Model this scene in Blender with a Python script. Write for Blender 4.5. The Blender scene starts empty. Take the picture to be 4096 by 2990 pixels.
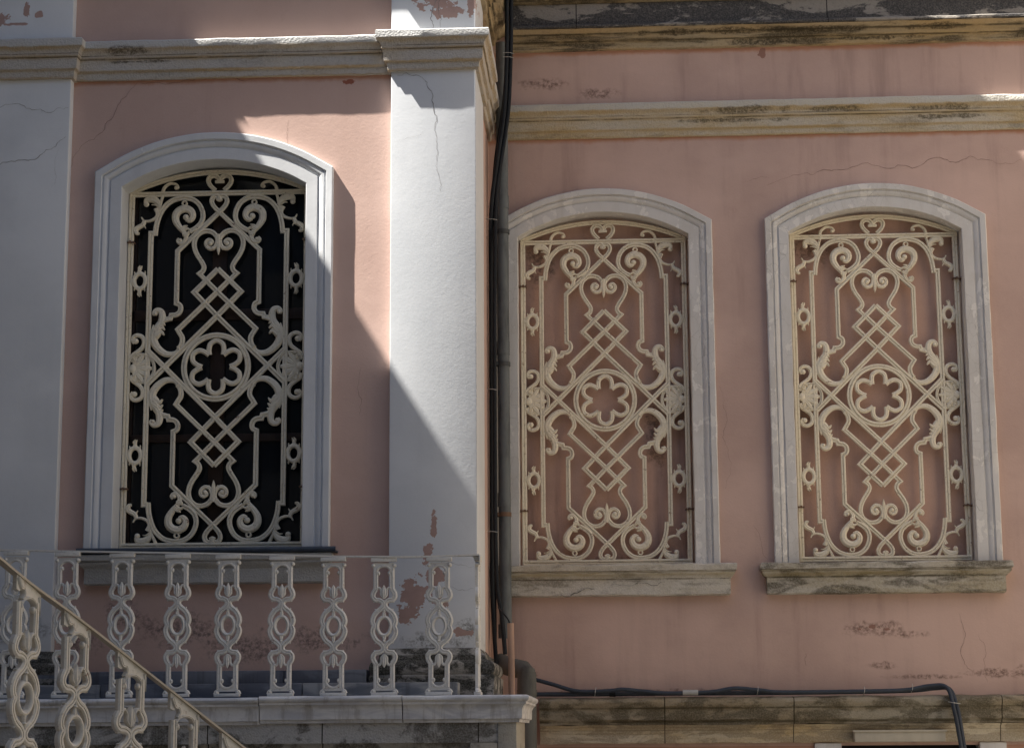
import bpy, bmesh, math, random
from math import sin, cos, pi, radians, sqrt, atan2, floor
from mathutils import Vector, Matrix, noise as mnoise
random.seed(7)

# ------------------------------------------------------------------ camera, sky, sun
scene = bpy.context.scene
col = scene.collection
CAM = Vector((0.0, -13.2525, 0.0))
def cam_axes(p, y, r):
    cy, sy, cp, sp = cos(y), sin(y), cos(p), sin(p)
    f = Vector((sy*cp, cy*cp, sp)); r0 = Vector((cy, -sy, 0)); u = r0.cross(f)
    return r0*cos(r)+u*sin(r), -r0*sin(r)+u*cos(r), f
rr, uu, ff = cam_axes(0.1807, -0.0510, -0.0067)
cd = bpy.data.cameras.new('camera'); cam = bpy.data.objects.new('camera', cd); col.objects.link(cam)
m = Matrix((rr, uu, -ff)).transposed().to_4x4(); m.translation = CAM; cam.matrix_world = m
cd.sensor_width = 36; cd.sensor_fit = 'HORIZONTAL'; cd.lens = 7833.9/4096*36
cd.clip_start = 0.1; cd.clip_end = 1000
scene.camera = cam
SUN_TO = Vector((-0.262, -0.085, 0.42)).normalized()
w = bpy.data.worlds.new('World'); scene.world = w; w.use_nodes = True
nt = w.node_tree; bg = nt.nodes['Background']
sky = nt.nodes.new('ShaderNodeTexSky'); sky.sky_type = 'NISHITA'; sky.sun_disc = False
sky.sun_elevation = math.asin(SUN_TO.z); sky.sun_rotation = atan2(SUN_TO.x, SUN_TO.y)
sky.altitude = 50; sky.air_density = 1.0; sky.dust_density = 1.5; sky.ozone_density = 1.0
nt.links.new(sky.outputs[0], bg.inputs[0]); bg.inputs[1].default_value = 0.05
sl = bpy.data.lights.new('sun', 'SUN'); sl.energy = 5.0; sl.angle = radians(0.5); sl.color = (1.0, 0.95, 0.87)
so = bpy.data.objects.new('sun', sl); col.objects.link(so); so.location = (-6, -4, 14)
so.rotation_euler = SUN_TO.to_track_quat('Z', 'Y').to_euler()
scene.view_settings.view_transform = 'Standard'; scene.view_settings.look = 'None'
scene.view_settings.exposure = 1.76; scene.view_settings.gamma = 1.0

# ------------------------------------------------------------------ key planes (metres; camera eye is z = 0)
YL, YP, YR = -1.55, -1.62, -0.10      # left wing wall, its pilasters, right wing wall
GROUND = -1.62

# ------------------------------------------------------------------ node materials
class NB:
    def __init__(s, name, rough=0.9):
        s.m = bpy.data.materials.new(name); s.m.use_nodes = True
        s.t = s.m.node_tree; s.n = s.t.nodes; s.b = s.n['Principled BSDF']
        s.b.inputs['Roughness'].default_value = rough
        s.pos = s.n.new('ShaderNodeNewGeometry').outputs['Position']
        s.obj = s.n.new('ShaderNodeTexCoord').outputs['Object']
    def L(s, a, b): s.t.links.new(a, b)
    def set(s, sock, v):
        if hasattr(v, 'is_linked') or isinstance(v, bpy.types.NodeSocket): s.L(v, sock)
        else: sock.default_value = v
    def mapv(s, v, scale=(1,1,1), loc=(0,0,0)):
        n = s.n.new('ShaderNodeMapping'); s.L(v, n.inputs[0]); n.inputs['Scale'].default_value = scale
        n.inputs['Location'].default_value = loc; return n.outputs[0]
    def noise(s, v, scale, detail=4, rough=0.55, dist=0.0):
        n = s.n.new('ShaderNodeTexNoise'); s.L(v, n.inputs['Vector']); n.inputs['Scale'].default_value = scale
        n.inputs['Detail'].default_value = detail; n.inputs['Roughness'].default_value = rough
        n.inputs['Distortion'].default_value = dist; return n.outputs['Fac']
    def voro(s, v, scale, feat='F1'):
        n = s.n.new('ShaderNodeTexVoronoi'); s.L(v, n.inputs['Vector']); n.inputs['Scale'].default_value = scale
        n.feature = feat; return n.outputs['Distance']
    def math(s, op, a, b=0.0, c=None, clamp=False):
        n = s.n.new('ShaderNodeMath'); n.operation = op; n.use_clamp = clamp
        s.set(n.inputs[0], a); s.set(n.inputs[1], b)
        if c is not None: s.set(n.inputs[2], c)
        return n.outputs[0]
    def ramp(s, v, lo, hi, a=0.0, b=1.0):
        n = s.n.new('ShaderNodeMapRange'); s.L(v, n.inputs[0]); n.interpolation_type = 'SMOOTHSTEP'
        n.inputs[1].default_value = lo; n.inputs[2].default_value = hi
        n.inputs[3].default_value = a; n.inputs[4].default_value = b; return n.outputs[0]
    def mix(s, f, a, b, mode='MIX'):
        n = s.n.new('ShaderNodeMix'); n.data_type = 'RGBA'; n.blend_type = mode
        s.set(n.inputs[0], f); s.set(n.inputs[6], a if not isinstance(a, tuple) else (*a, 1)[:4])
        s.set(n.inputs[7], b if not isinstance(b, tuple) else (*b, 1)[:4]); return n.outputs[2]
    def sep(s, v):
        n = s.n.new('ShaderNodeSeparateXYZ'); s.L(v, n.inputs[0]); return n.outputs
    def patches(s, lst, amp=1.2, nscale=9):
        """min normalised distance to a list of (x, z, rx, rz) plus noise -> ragged mask"""
        n3 = s.sep(s.pos); cur = None
        for (x, z, rx, rz) in lst:
            dx = s.math('MULTIPLY', s.math('SUBTRACT', n3[0], x), 1/rx)
            dz = s.math('MULTIPLY', s.math('SUBTRACT', n3[2], z), 1/rz)
            d = s.math('SQRT', s.math('ADD', s.math('MULTIPLY', dx, dx), s.math('MULTIPLY', dz, dz)))
            cur = d if cur is None else s.math('MINIMUM', cur, d)
        nz = s.math('MULTIPLY', s.math('SUBTRACT', s.noise(s.pos, nscale, 6, 0.62), 0.5), amp*2)
        return s.math('ADD', cur, nz)
    def done(s, colr, height=None, strength=0.3, dist=0.004):
        s.set(s.b.inputs['Base Color'], colr if not isinstance(colr, tuple) else (*colr, 1))
        if height is not None:
            bp = s.n.new('ShaderNodeBump'); bp.inputs['Strength'].default_value = strength
            bp.inputs['Distance'].default_value = dist; s.L(height, bp.inputs['Height'])
            s.L(bp.outputs[0], s.b.inputs['Normal'])
        s.b.inputs['Specular IOR Level'].default_value = 0.25
        return s.m

def stucco(name, base, alt, dark, rim=None, patch=None, patchcol=(0.36,0.19,0.15), stain=None, staincol=(0.05,0.045,0.04), bump=0.5, streak=0.25, grain=1.0):
    b = NB(name, 0.93)
    c = b.mix(b.ramp(b.noise(b.pos, 1.3, 5, 0.6), 0.35, 0.68), base, alt)
    st = b.noise(b.mapv(b.pos, (7, 7, 0.7)), 1.0, 5, 0.6)
    c = b.mix(b.math('MULTIPLY', b.ramp(st, 0.5, 0.8), streak), c, dark)
    c = b.mix(b.math('MULTIPLY', b.ramp(b.noise(b.pos, 14, 5, 0.7), 0.55, 0.8), 0.22*grain), c, dark)
    c = b.mix(b.math('MULTIPLY', b.ramp(b.noise(b.pos, 160, 2, 0.6), 0.4, 0.75), 0.18*grain), c, dark)
    c = b.mix(b.ramp(b.noise(b.mapv(b.pos,(1,1,1.6),(5,2,9)), 0.9, 4, 0.55), 0.46, 0.70, 0, 0.55), c, tuple(min(1, x*1.13+0.02) for x in base))
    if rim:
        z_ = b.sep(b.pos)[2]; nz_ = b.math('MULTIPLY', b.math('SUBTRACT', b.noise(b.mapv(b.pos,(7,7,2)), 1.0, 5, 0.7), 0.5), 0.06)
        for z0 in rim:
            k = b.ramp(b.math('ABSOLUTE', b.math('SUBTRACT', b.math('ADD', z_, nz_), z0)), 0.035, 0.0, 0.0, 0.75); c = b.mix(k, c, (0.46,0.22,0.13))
    fine = b.noise(b.pos, 62, 5, 0.62, 0.3); big = b.noise(b.pos, 5, 4, 0.6)
    h = b.math('ADD', b.math('ADD', b.math('MULTIPLY', fine, 0.5), b.math('MULTIPLY', big, 0.7)), b.math('MULTIPLY', b.noise(b.pos, 30, 4, 0.6, 0.5), 0.45))
    if stain:
        msk = b.ramp(b.patches(stain, 1.2, 11), 1.05, 0.3); c = b.mix(b.math('MULTIPLY', b.math('MULTIPLY', msk, b.ramp(b.noise(b.pos, 38, 6, 0.75), 0.40, 0.62)), 0.75), c, staincol)
    if patch:
        pm = b.math('LESS_THAN', b.patches(patch, 1.3, 17), 0.75)
        pc = b.mix(b.noise(b.pos, 20, 4), patchcol, tuple(x*0.7 for x in patchcol))
        c = b.mix(pm, c, pc); h = b.math('SUBTRACT', h, b.math('MULTIPLY', pm, 0.55))
    return b.done(c, h, bump, 0.006)

PINK, PINK2, PINKD = (0.485,0.262,0.215), (0.43,0.222,0.185), (0.31,0.165,0.135)
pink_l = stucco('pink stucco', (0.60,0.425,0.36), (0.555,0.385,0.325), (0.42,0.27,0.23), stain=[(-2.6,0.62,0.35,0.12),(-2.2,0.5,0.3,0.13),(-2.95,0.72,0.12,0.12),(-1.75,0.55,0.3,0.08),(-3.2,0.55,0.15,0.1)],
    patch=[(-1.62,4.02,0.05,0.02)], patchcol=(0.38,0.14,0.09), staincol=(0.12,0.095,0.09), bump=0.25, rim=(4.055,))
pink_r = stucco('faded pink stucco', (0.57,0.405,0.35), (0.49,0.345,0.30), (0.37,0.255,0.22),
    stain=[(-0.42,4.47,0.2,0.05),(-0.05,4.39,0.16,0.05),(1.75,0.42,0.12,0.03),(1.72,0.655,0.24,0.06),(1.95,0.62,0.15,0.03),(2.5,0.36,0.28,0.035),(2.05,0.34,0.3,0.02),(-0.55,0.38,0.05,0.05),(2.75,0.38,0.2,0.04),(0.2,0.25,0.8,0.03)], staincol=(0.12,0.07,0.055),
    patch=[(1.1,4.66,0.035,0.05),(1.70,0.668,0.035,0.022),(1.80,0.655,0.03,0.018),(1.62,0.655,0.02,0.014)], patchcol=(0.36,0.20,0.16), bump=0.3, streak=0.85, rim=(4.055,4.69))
white_p = stucco('pale blue white stucco', (0.69,0.71,0.735), (0.64,0.665,0.695), (0.48,0.50,0.53),
    patch=[(-1.07,4.53,0.16,0.10),(-0.97,4.43,0.12,0.05),(-0.835,4.5,0.03,0.16),(-1.065,1.22,0.03,0.10),(-1.10,1.05,0.04,0.11),(-1.06,0.92,0.07,0.09),(-1.18,0.82,0.10,0.13),(-1.22,0.7,0.09,0.07),(-1.02,0.75,0.05,0.05),(-0.9,0.58,0.08,0.035),
           (-3.83,4.47,0.07,0.05),(-3.66,4.52,0.03,0.06),(-3.58,4.49,0.035,0.03),(-3.72,4.43,0.10,0.012)], patchcol=(0.50,0.345,0.305),
    stain=[(-1.05,0.53,0.3,0.05),(-3.5,0.62,0.14,0.1),(-3.7,0.62,0.14,0.1),(-0.87,0.6,0.06,0.08)], staincol=(0.10,0.10,0.09), bump=0.16, streak=0.15, grain=0.7)
infill_m = stucco('orange pink niche stucco', (0.57,0.375,0.30), (0.50,0.325,0.26), (0.28,0.17,0.135), bump=0.3, streak=0.9, stain=[(-0.04,1.13,0.5,0.05),(1.82,1.12,0.5,0.05),(-0.5,3.2,0.15,0.2),(1.4,3.3,0.2,0.15),(0.3,2.0,0.1,0.3)], staincol=(0.15,0.10,0.08))
pink_base = stucco('orange pink stucco', (0.46,0.275,0.20), (0.41,0.235,0.175), (0.3,0.14,0.11), bump=0.4)

def stone(name, base, ochre, dark, dirt=0.35, och=0.5, bump=0.6, dscale=(2.2,2.2,5), joints=None, darkpatch=None, thr=0.52, bands=None, pale=None, edge=0.16, darkbands=None):
    b = NB(name, 0.95)
    c = b.mix(b.math('MULTIPLY', b.ramp(b.noise(b.mapv(b.pos,(1.2,1.2,6),(3,1,2)), 1.0, 5, 0.6), 0.38, 0.66), och), base, ochre)
    n1 = b.noise(b.mapv(b.pos, dscale), 1.0, 7, 0.66, 0.4)
    c = b.mix(b.math('MULTIPLY', b.ramp(n1, thr, thr+edge), dirt), c, dark)
    c = b.mix(b.math('MULTIPLY', b.ramp(b.noise(b.pos, 45, 5, 0.7), 0.5, 0.75), 0.35), c, dark)
    c = b.mix(b.math('MULTIPLY', b.ramp(b.noise(b.pos, 110, 3, 0.7), 0.35, 0.6, 1, 0), 0.25), c, tuple(min(1, x*1.35) for x in base))
    z = b.sep(b.pos)[2]
    wob = b.math('MULTIPLY', b.math('SUBTRACT', b.noise(b.mapv(b.pos, (14,14,30)), 1.0, 5, 0.65), 0.5), 0.03)
    zw = b.math('ADD', z, wob)
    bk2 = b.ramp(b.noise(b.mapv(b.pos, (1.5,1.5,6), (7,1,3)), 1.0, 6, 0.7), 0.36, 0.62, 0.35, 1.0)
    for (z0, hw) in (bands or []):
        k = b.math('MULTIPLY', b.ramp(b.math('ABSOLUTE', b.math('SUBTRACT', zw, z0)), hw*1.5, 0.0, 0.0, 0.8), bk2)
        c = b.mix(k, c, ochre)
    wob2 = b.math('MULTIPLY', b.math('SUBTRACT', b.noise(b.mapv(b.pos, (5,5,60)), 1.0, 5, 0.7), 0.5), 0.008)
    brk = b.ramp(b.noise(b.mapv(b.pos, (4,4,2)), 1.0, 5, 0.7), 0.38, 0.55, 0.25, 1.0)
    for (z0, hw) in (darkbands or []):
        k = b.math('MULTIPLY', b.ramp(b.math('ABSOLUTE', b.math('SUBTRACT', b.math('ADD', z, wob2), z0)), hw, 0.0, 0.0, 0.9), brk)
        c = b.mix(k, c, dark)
    if pale:
        k = b.ramp(zw, pale[0]-0.004, pale[0]+0.004); c = b.mix(b.math('MULTIPLY', k, 0.8), c, pale[1])
    fine = b.noise(b.pos, 70, 5, 0.7); pit = b.voro(b.pos, 85)
    h = b.math('ADD', fine, b.math('MULTIPLY', pit, 0.6))
    if darkpatch:
        msk = b.ramp(b.patches(darkpatch, 1.3, 7), 1.0, 0.55); c = b.mix(b.math('MULTIPLY', b.math('MULTIPLY', msk, b.ramp(b.noise(b.pos, 55, 6, 0.75), 0.36, 0.60, 0.25, 1.0)), 0.85), c, dark)
    if joints:
        x = b.sep(b.pos)[0]
        for j in joints:
            d = b.math('ABSOLUTE', b.math('SUBTRACT', x, j)); k = b.math('LESS_THAN', b.math('ADD', d, b.math('MULTIPLY', b.noise(b.pos, 30, 3), 0.002)), 0.0045)
            c = b.mix(k, c, tuple(v*0.5 for v in dark)); h = b.math('SUBTRACT', h, k)
    return b.done(c, h, bump, 0.005)

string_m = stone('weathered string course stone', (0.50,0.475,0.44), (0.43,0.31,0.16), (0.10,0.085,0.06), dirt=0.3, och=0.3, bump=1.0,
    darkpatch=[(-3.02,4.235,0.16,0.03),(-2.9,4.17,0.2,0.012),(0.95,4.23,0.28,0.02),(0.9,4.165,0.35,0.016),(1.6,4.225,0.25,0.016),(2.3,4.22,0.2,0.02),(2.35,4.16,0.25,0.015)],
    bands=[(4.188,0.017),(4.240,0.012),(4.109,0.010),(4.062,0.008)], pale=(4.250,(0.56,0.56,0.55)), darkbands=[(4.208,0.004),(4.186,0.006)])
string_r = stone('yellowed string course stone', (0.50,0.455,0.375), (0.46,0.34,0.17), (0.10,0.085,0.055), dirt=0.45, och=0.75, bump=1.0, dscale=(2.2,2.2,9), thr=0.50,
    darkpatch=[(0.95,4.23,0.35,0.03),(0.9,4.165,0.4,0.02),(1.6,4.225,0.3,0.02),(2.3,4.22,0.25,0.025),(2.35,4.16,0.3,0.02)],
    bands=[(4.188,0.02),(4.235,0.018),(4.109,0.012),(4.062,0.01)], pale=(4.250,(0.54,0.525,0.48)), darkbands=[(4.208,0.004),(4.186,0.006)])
upper_m = stone('ochre cornice stone', (0.42,0.345,0.23), (0.43,0.31,0.155), (0.05,0.04,0.025), dirt=0.88, och=0.9, dscale=(1.5,1.5,14), thr=0.46,
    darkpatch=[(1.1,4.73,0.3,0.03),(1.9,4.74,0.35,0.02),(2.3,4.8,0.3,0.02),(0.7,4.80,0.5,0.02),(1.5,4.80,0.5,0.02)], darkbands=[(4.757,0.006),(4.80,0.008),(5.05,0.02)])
frieze_m = stone('blackened grey stone', (0.27,0.25,0.225), (0.25,0.22,0.18), (0.040,0.040,0.043), dirt=0.93, och=0.3, dscale=(2.6,2.6,6.5), thr=0.44, edge=0.05, joints=[-0.2,1.55], darkbands=[(4.866,0.008)], bands=[])
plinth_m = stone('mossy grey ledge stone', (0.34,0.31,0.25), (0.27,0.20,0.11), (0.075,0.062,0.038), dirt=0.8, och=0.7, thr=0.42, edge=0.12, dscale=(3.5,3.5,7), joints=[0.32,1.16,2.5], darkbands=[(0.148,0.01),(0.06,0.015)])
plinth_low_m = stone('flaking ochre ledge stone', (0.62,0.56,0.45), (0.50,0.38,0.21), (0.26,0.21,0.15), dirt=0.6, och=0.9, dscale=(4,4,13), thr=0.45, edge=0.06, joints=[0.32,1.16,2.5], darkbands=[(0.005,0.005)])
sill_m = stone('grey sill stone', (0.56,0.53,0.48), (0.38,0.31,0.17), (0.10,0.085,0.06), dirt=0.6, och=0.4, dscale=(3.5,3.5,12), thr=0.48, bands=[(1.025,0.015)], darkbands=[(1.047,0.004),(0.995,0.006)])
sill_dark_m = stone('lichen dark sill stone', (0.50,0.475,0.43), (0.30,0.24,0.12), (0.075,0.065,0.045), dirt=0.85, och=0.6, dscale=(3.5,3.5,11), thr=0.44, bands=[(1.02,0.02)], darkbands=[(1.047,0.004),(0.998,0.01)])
base_m = stone('blackened base stone', (0.36,0.345,0.32), (0.26,0.24,0.19), (0.025,0.026,0.021), dirt=0.92, och=0.4, dscale=(6,6,11), thr=0.42, edge=0.1)
terr_m = stone('stained terrace wall stone', (0.46,0.45,0.43), (0.38,0.34,0.27), (0.085,0.078,0.062), dirt=0.85, och=0.35, dscale=(3.4,3.4,3.4), thr=0.45, edge=0.09, joints=[-2.3,-1.65,-0.77])
quoin_m = stone('ochre grey quoin stone', (0.42,0.395,0.34), (0.40,0.35,0.26), (0.09,0.075,0.05), dirt=0.5, och=0.7)
apron_m = stone('plain grey apron stone', (0.42,0.41,0.385), (0.36,0.33,0.28), (0.17,0.16,0.145), dirt=0.4, och=0.4)

def marble(name, base, vein, dirt):
    b = NB(name, 0.55)
    c = b.mix(b.ramp(b.noise(b.mapv(b.pos,(1.5,1.5,6)), 1.5, 6, 0.6, 1.2), 0.4, 0.62), base, vein)
    st = b.noise(b.mapv(b.pos, (16,16,1.2)), 1.0, 6, 0.65)
    c = b.mix(b.math('MULTIPLY', b.ramp(st, 0.5, 0.72), 0.6), c, dirt)
    c = b.mix(b.math('MULTIPLY', b.ramp(b.noise(b.pos, 60, 4, 0.7), 0.55, 0.8), 0.35), c, dirt)
    return b.done(c, b.noise(b.pos, 40, 5, 0.6), 0.15, 0.003)
marble_m = marble('grey veined marble', (0.78,0.775,0.77), (0.56,0.565,0.59), (0.27,0.235,0.20))
step_m = marble('blue grey marble', (0.23,0.25,0.29), (0.15,0.165,0.205), (0.08,0.082,0.09))
step_pale_m = marble('pale limewashed marble', (0.42,0.43,0.44), (0.20,0.22,0.25), (0.12,0.12,0.125))

def trim(name, base, under, chips, thr):
    b = NB(name, 0.8)
    st = b.noise(b.mapv(b.pos, (9,9,1.3)), 1.0, 5, 0.65)
    c = b.mix(b.math('MULTIPLY', b.ramp(st, 0.45, 0.75), 0.45), base, under)
    c = b.mix(b.math('MULTIPLY', b.ramp(b.noise(b.pos, 3.0, 5, 0.65), 0.45, 0.72), 0.4), c, under)
    n = b.noise(b.mapv(b.pos,(1.0,1.0,0.7)), 11, 7, 0.6, 0.35)
    ch = b.math('LESS_THAN', n, thr)
    c = b.mix(ch, c, chips)
    cr = b.voro(b.mapv(b.pos,(1.3,1.3,0.8)), 13, 'DISTANCE_TO_EDGE')
    msk = b.ramp(b.noise(b.pos, 2.0, 3), 0.48, 0.56)
    crk = b.math('MULTIPLY', b.math('LESS_THAN', cr, 0.008 if thr > 0.36 else 0.002), msk)
    c = b.mix(b.math('MULTIPLY', crk, 0.4), c, tuple(v*0.42 for v in under))
    h = b.math('ADD', b.math('SUBTRACT', b.math('MULTIPLY', b.noise(b.pos, 50, 4), 0.35), b.math('MULTIPLY', ch, 0.35)), b.math('MULTIPLY', crk, -0.5))
    return b.done(c, h, 0.45, 0.004)
arch_l = trim('grey white window trim paint', (0.66,0.675,0.69), (0.52,0.53,0.55), (0.72,0.73,0.735), 0.28)
arch_r = trim('peeling lilac white trim paint', (0.655,0.64,0.625), (0.47,0.44,0.40), (0.75,0.73,0.70), 0.40)

def iron(name, base, rust_amt, dirt=(0.22,0.19,0.14)):
    b = NB(name, 0.55)
    oi = b.n.new('ShaderNodeObjectInfo').outputs['Random']
    v = b.mapv(b.pos)
    c = b.mix(b.math('MULTIPLY', b.ramp(b.noise(v, 4, 5, 0.6), 0.4, 0.7), 0.4), base, tuple(x*0.78 for x in base))
    c = b.mix(b.math('MULTIPLY', b.ramp(b.noise(v, 55, 4, 0.7), 0.5, 0.75), 0.35), c, dirt)
    r = b.noise(v, 34, 6, 0.75); rb = b.noise(v, 1.7, 3, 0.6)
    rm = b.math('MULTIPLY', b.ramp(r, 0.60, 0.67), b.ramp(rb, rust_amt, rust_amt+0.14))
    c = b.mix(b.math('MULTIPLY', rm, 0.85), c, (0.20,0.075,0.03))
    return b.done(c, b.noise(v, 90, 4, 0.6), 0.18, 0.003)
grille_m = iron('cream iron paint', (0.84,0.765,0.61), 0.42)
rail_m = iron('ivory balustrade paint', (0.76,0.74,0.69), 0.52)
rail2_m = iron('yellowed stair rail paint', (0.66,0.61,0.52), 0.40, (0.25,0.19,0.11))
hand_m = iron('tan handrail paint', (0.50,0.43,0.33), 0.38, (0.22,0.16,0.10))
rust_m = iron('rusted clamp iron', (0.17,0.10,0.065), 0.3)

def plain(name, c, rough=0.6, var=0.25, sc=12, bump=0.1, spec=0.3, metal=0.0):
    b = NB(name, rough)
    cc = b.mix(b.math('MULTIPLY', b.ramp(b.noise(b.mapv(b.pos,(1,1,0.35)), sc, 5, 0.65), 0.4, 0.75), 1.0), c, tuple(x*(1-var) for x in c))
    mm = b.done(cc, b.noise(b.pos, 60, 3), bump, 0.003); b.b.inputs['Specular IOR Level'].default_value = spec
    b.b.inputs['Metallic'].default_value = metal
    return mm
pipe_m = plain('weathered grey drainpipe', (0.145,0.16,0.165), 0.6, 0.45)
pipe_dark = plain('dark grey drainpipe', (0.085,0.09,0.092), 0.7, 0.5)
low_pipe_m = plain('dusty grey pipe', (0.13,0.13,0.12), 0.75, 0.5)
salmon_m = plain('salmon painted pipe', (0.44,0.29,0.22), 0.7, 0.25)
cable_m = plain('black cable sheath', (0.014,0.018,0.024), 0.7, 0.3)
conduit_m = plain('slate blue conduit', (0.045,0.055,0.075), 0.55, 0.25)
tie_m = plain('pale plastic tie', (0.45,0.45,0.43), 0.5, 0.1)
tape_m = plain('grey white tape', (0.42,0.42,0.41), 0.6, 0.1)
lead_m = plain('dark blue lead sheet', (0.055,0.07,0.095), 0.45, 0.35)
wood_m = plain('dark brown window wood', (0.035,0.02,0.014), 0.6, 0.4)
black_m = plain('painted doorway shade', (0.012,0.012,0.014), 0.9, 0.3)
panel_m = plain('cream metal box', (0.50,0.46,0.38), 0.6, 0.15)
crack_m = plain('crack in pink plaster', (0.19,0.12,0.10), 0.95, 0.4)  # dark brown colour of the cracks in the pink walls
crack_w = plain('crack in white plaster', (0.24,0.23,0.22), 0.95, 0.4)
ground_m = stone('dusty paving', (0.10,0.093,0.08), (0.105,0.093,0.075), (0.06,0.056,0.05), dirt=0.4)
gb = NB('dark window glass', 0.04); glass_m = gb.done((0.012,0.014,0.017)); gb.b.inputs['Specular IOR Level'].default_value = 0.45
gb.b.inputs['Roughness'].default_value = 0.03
bp = gb.n.new('ShaderNodeBump'); bp.inputs['Strength'].default_value = 0.05; gb.L(gb.noise(gb.pos, 1.6, 2), bp.inputs['Height']); gb.L(bp.outputs[0], gb.b.inputs['Normal'])

# ------------------------------------------------------------------ mesh helpers
class G:
    """collects geometry with material indices; build() links it as one mesh object"""
    def __init__(s): s.v = []; s.f = []; s.mi = []
    def add(s, V, F, mi=0, T=None):
        o = len(s.v)
        s.v += [tuple(T(p)) if T else tuple(p) for p in V]
        s.f += [tuple(i+o for i in f) for f in F]; s.mi += [mi]*len(F); return s
    def build(s, name, mats, parent=None, angle=35, smooth=True, base=None):
        off = Vector((0,0,0))
        if parent is not None and base is None:
            p = parent
            while p is not None: off += Vector(p.location); p = p.parent
        me = bpy.data.meshes.new(name)
        me.from_pydata([(v[0]-off.x, v[1]-off.y, v[2]-off.z) for v in s.v], [], s.f)
        if not isinstance(mats, (list, tuple)): mats = [mats]
        for mt in mats: me.materials.append(mt)
        me.polygons.foreach_set('material_index', s.mi)
        bm = bmesh.new(); bm.from_mesh(me); bmesh.ops.recalc_face_normals(bm, faces=bm.faces); bm.to_mesh(me); bm.free()
        if smooth:
            me.polygons.foreach_set('use_smooth', [True]*len(me.polygons)); me.set_sharp_from_angle(angle=radians(angle))
        me.update()
        o = bpy.data.objects.new(name, me); col.objects.link(o)
        if parent is not None: o.parent = parent
        return o

def tag(o, label=None, cat=None, group=None, kind=None):
    if label: o['label'] = label
    if cat: o['category'] = cat
    if group: o['group'] = group
    if kind: o['kind'] = kind
    return o
def thing(name, loc, label, cat, group=None):
    o = bpy.data.objects.new(name, None); col.objects.link(o); o.location = loc; o.empty_display_size = 0.2
    return tag(o, label, cat, group)

def box(x0, x1, y0, y1, z0, z1):
    V = [(x,y,z) for z in (z0,z1) for y in (y0,y1) for x in (x0,x1)]
    return V, [(0,1,3,2),(4,6,7,5),(0,4,5,1),(2,3,7,6),(0,2,6,4),(1,5,7,3)]
def bbox(x0, x1, y0, y1, z0, z1, b=0.006):
    """box with bevelled edges"""
    bm = bmesh.new(); V, F = box(x0,x1,y0,y1,z0,z1); vs = [bm.verts.new(v) for v in V]
    for f in F: bm.faces.new([vs[i] for i in f])
    bmesh.ops.bevel(bm, geom=bm.edges[:], offset=b, segments=2, profile=0.6, affect='EDGES')
    bm.verts.index_update(); r = [tuple(v.co) for v in bm.verts], [tuple(v.index for v in f.verts) for f in bm.faces]; bm.free(); return r

def crs(pts, n=5):
    """Catmull-Rom through pts; points flagged with a third value are sharp corners"""
    out = []; flags = []
    P = [(p[0], p[1]) for p in pts]; C = [len(p) > 2 for p in pts]; N = len(P)
    for i in range(N-1):
        out.append(P[i]); flags.append(C[i])
        if C[i] and C[i+1]: continue
        p1, p2 = P[i], P[i+1]
        p0 = P[i-1] if (i > 0 and not C[i]) else (2*p1[0]-p2[0], 2*p1[1]-p2[1])
        p3 = P[i+2] if (i+2 < N and not C[i+1]) else (2*p2[0]-p1[0], 2*p2[1]-p1[1])
        for k in range(1, n):
            t = k/n; t2 = t*t; t3 = t2*t
            out.append(tuple(0.5*((2*p1[a]) + (-p0[a]+p2[a])*t + (2*p0[a]-5*p1[a]+4*p2[a]-p3[a])*t2 + (-p0[a]+3*p1[a]-3*p2[a]+p3[a])*t3) for a in (0,1)))
            flags.append(False)
    out.append(P[-1]); flags.append(C[-1]); return out

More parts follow.
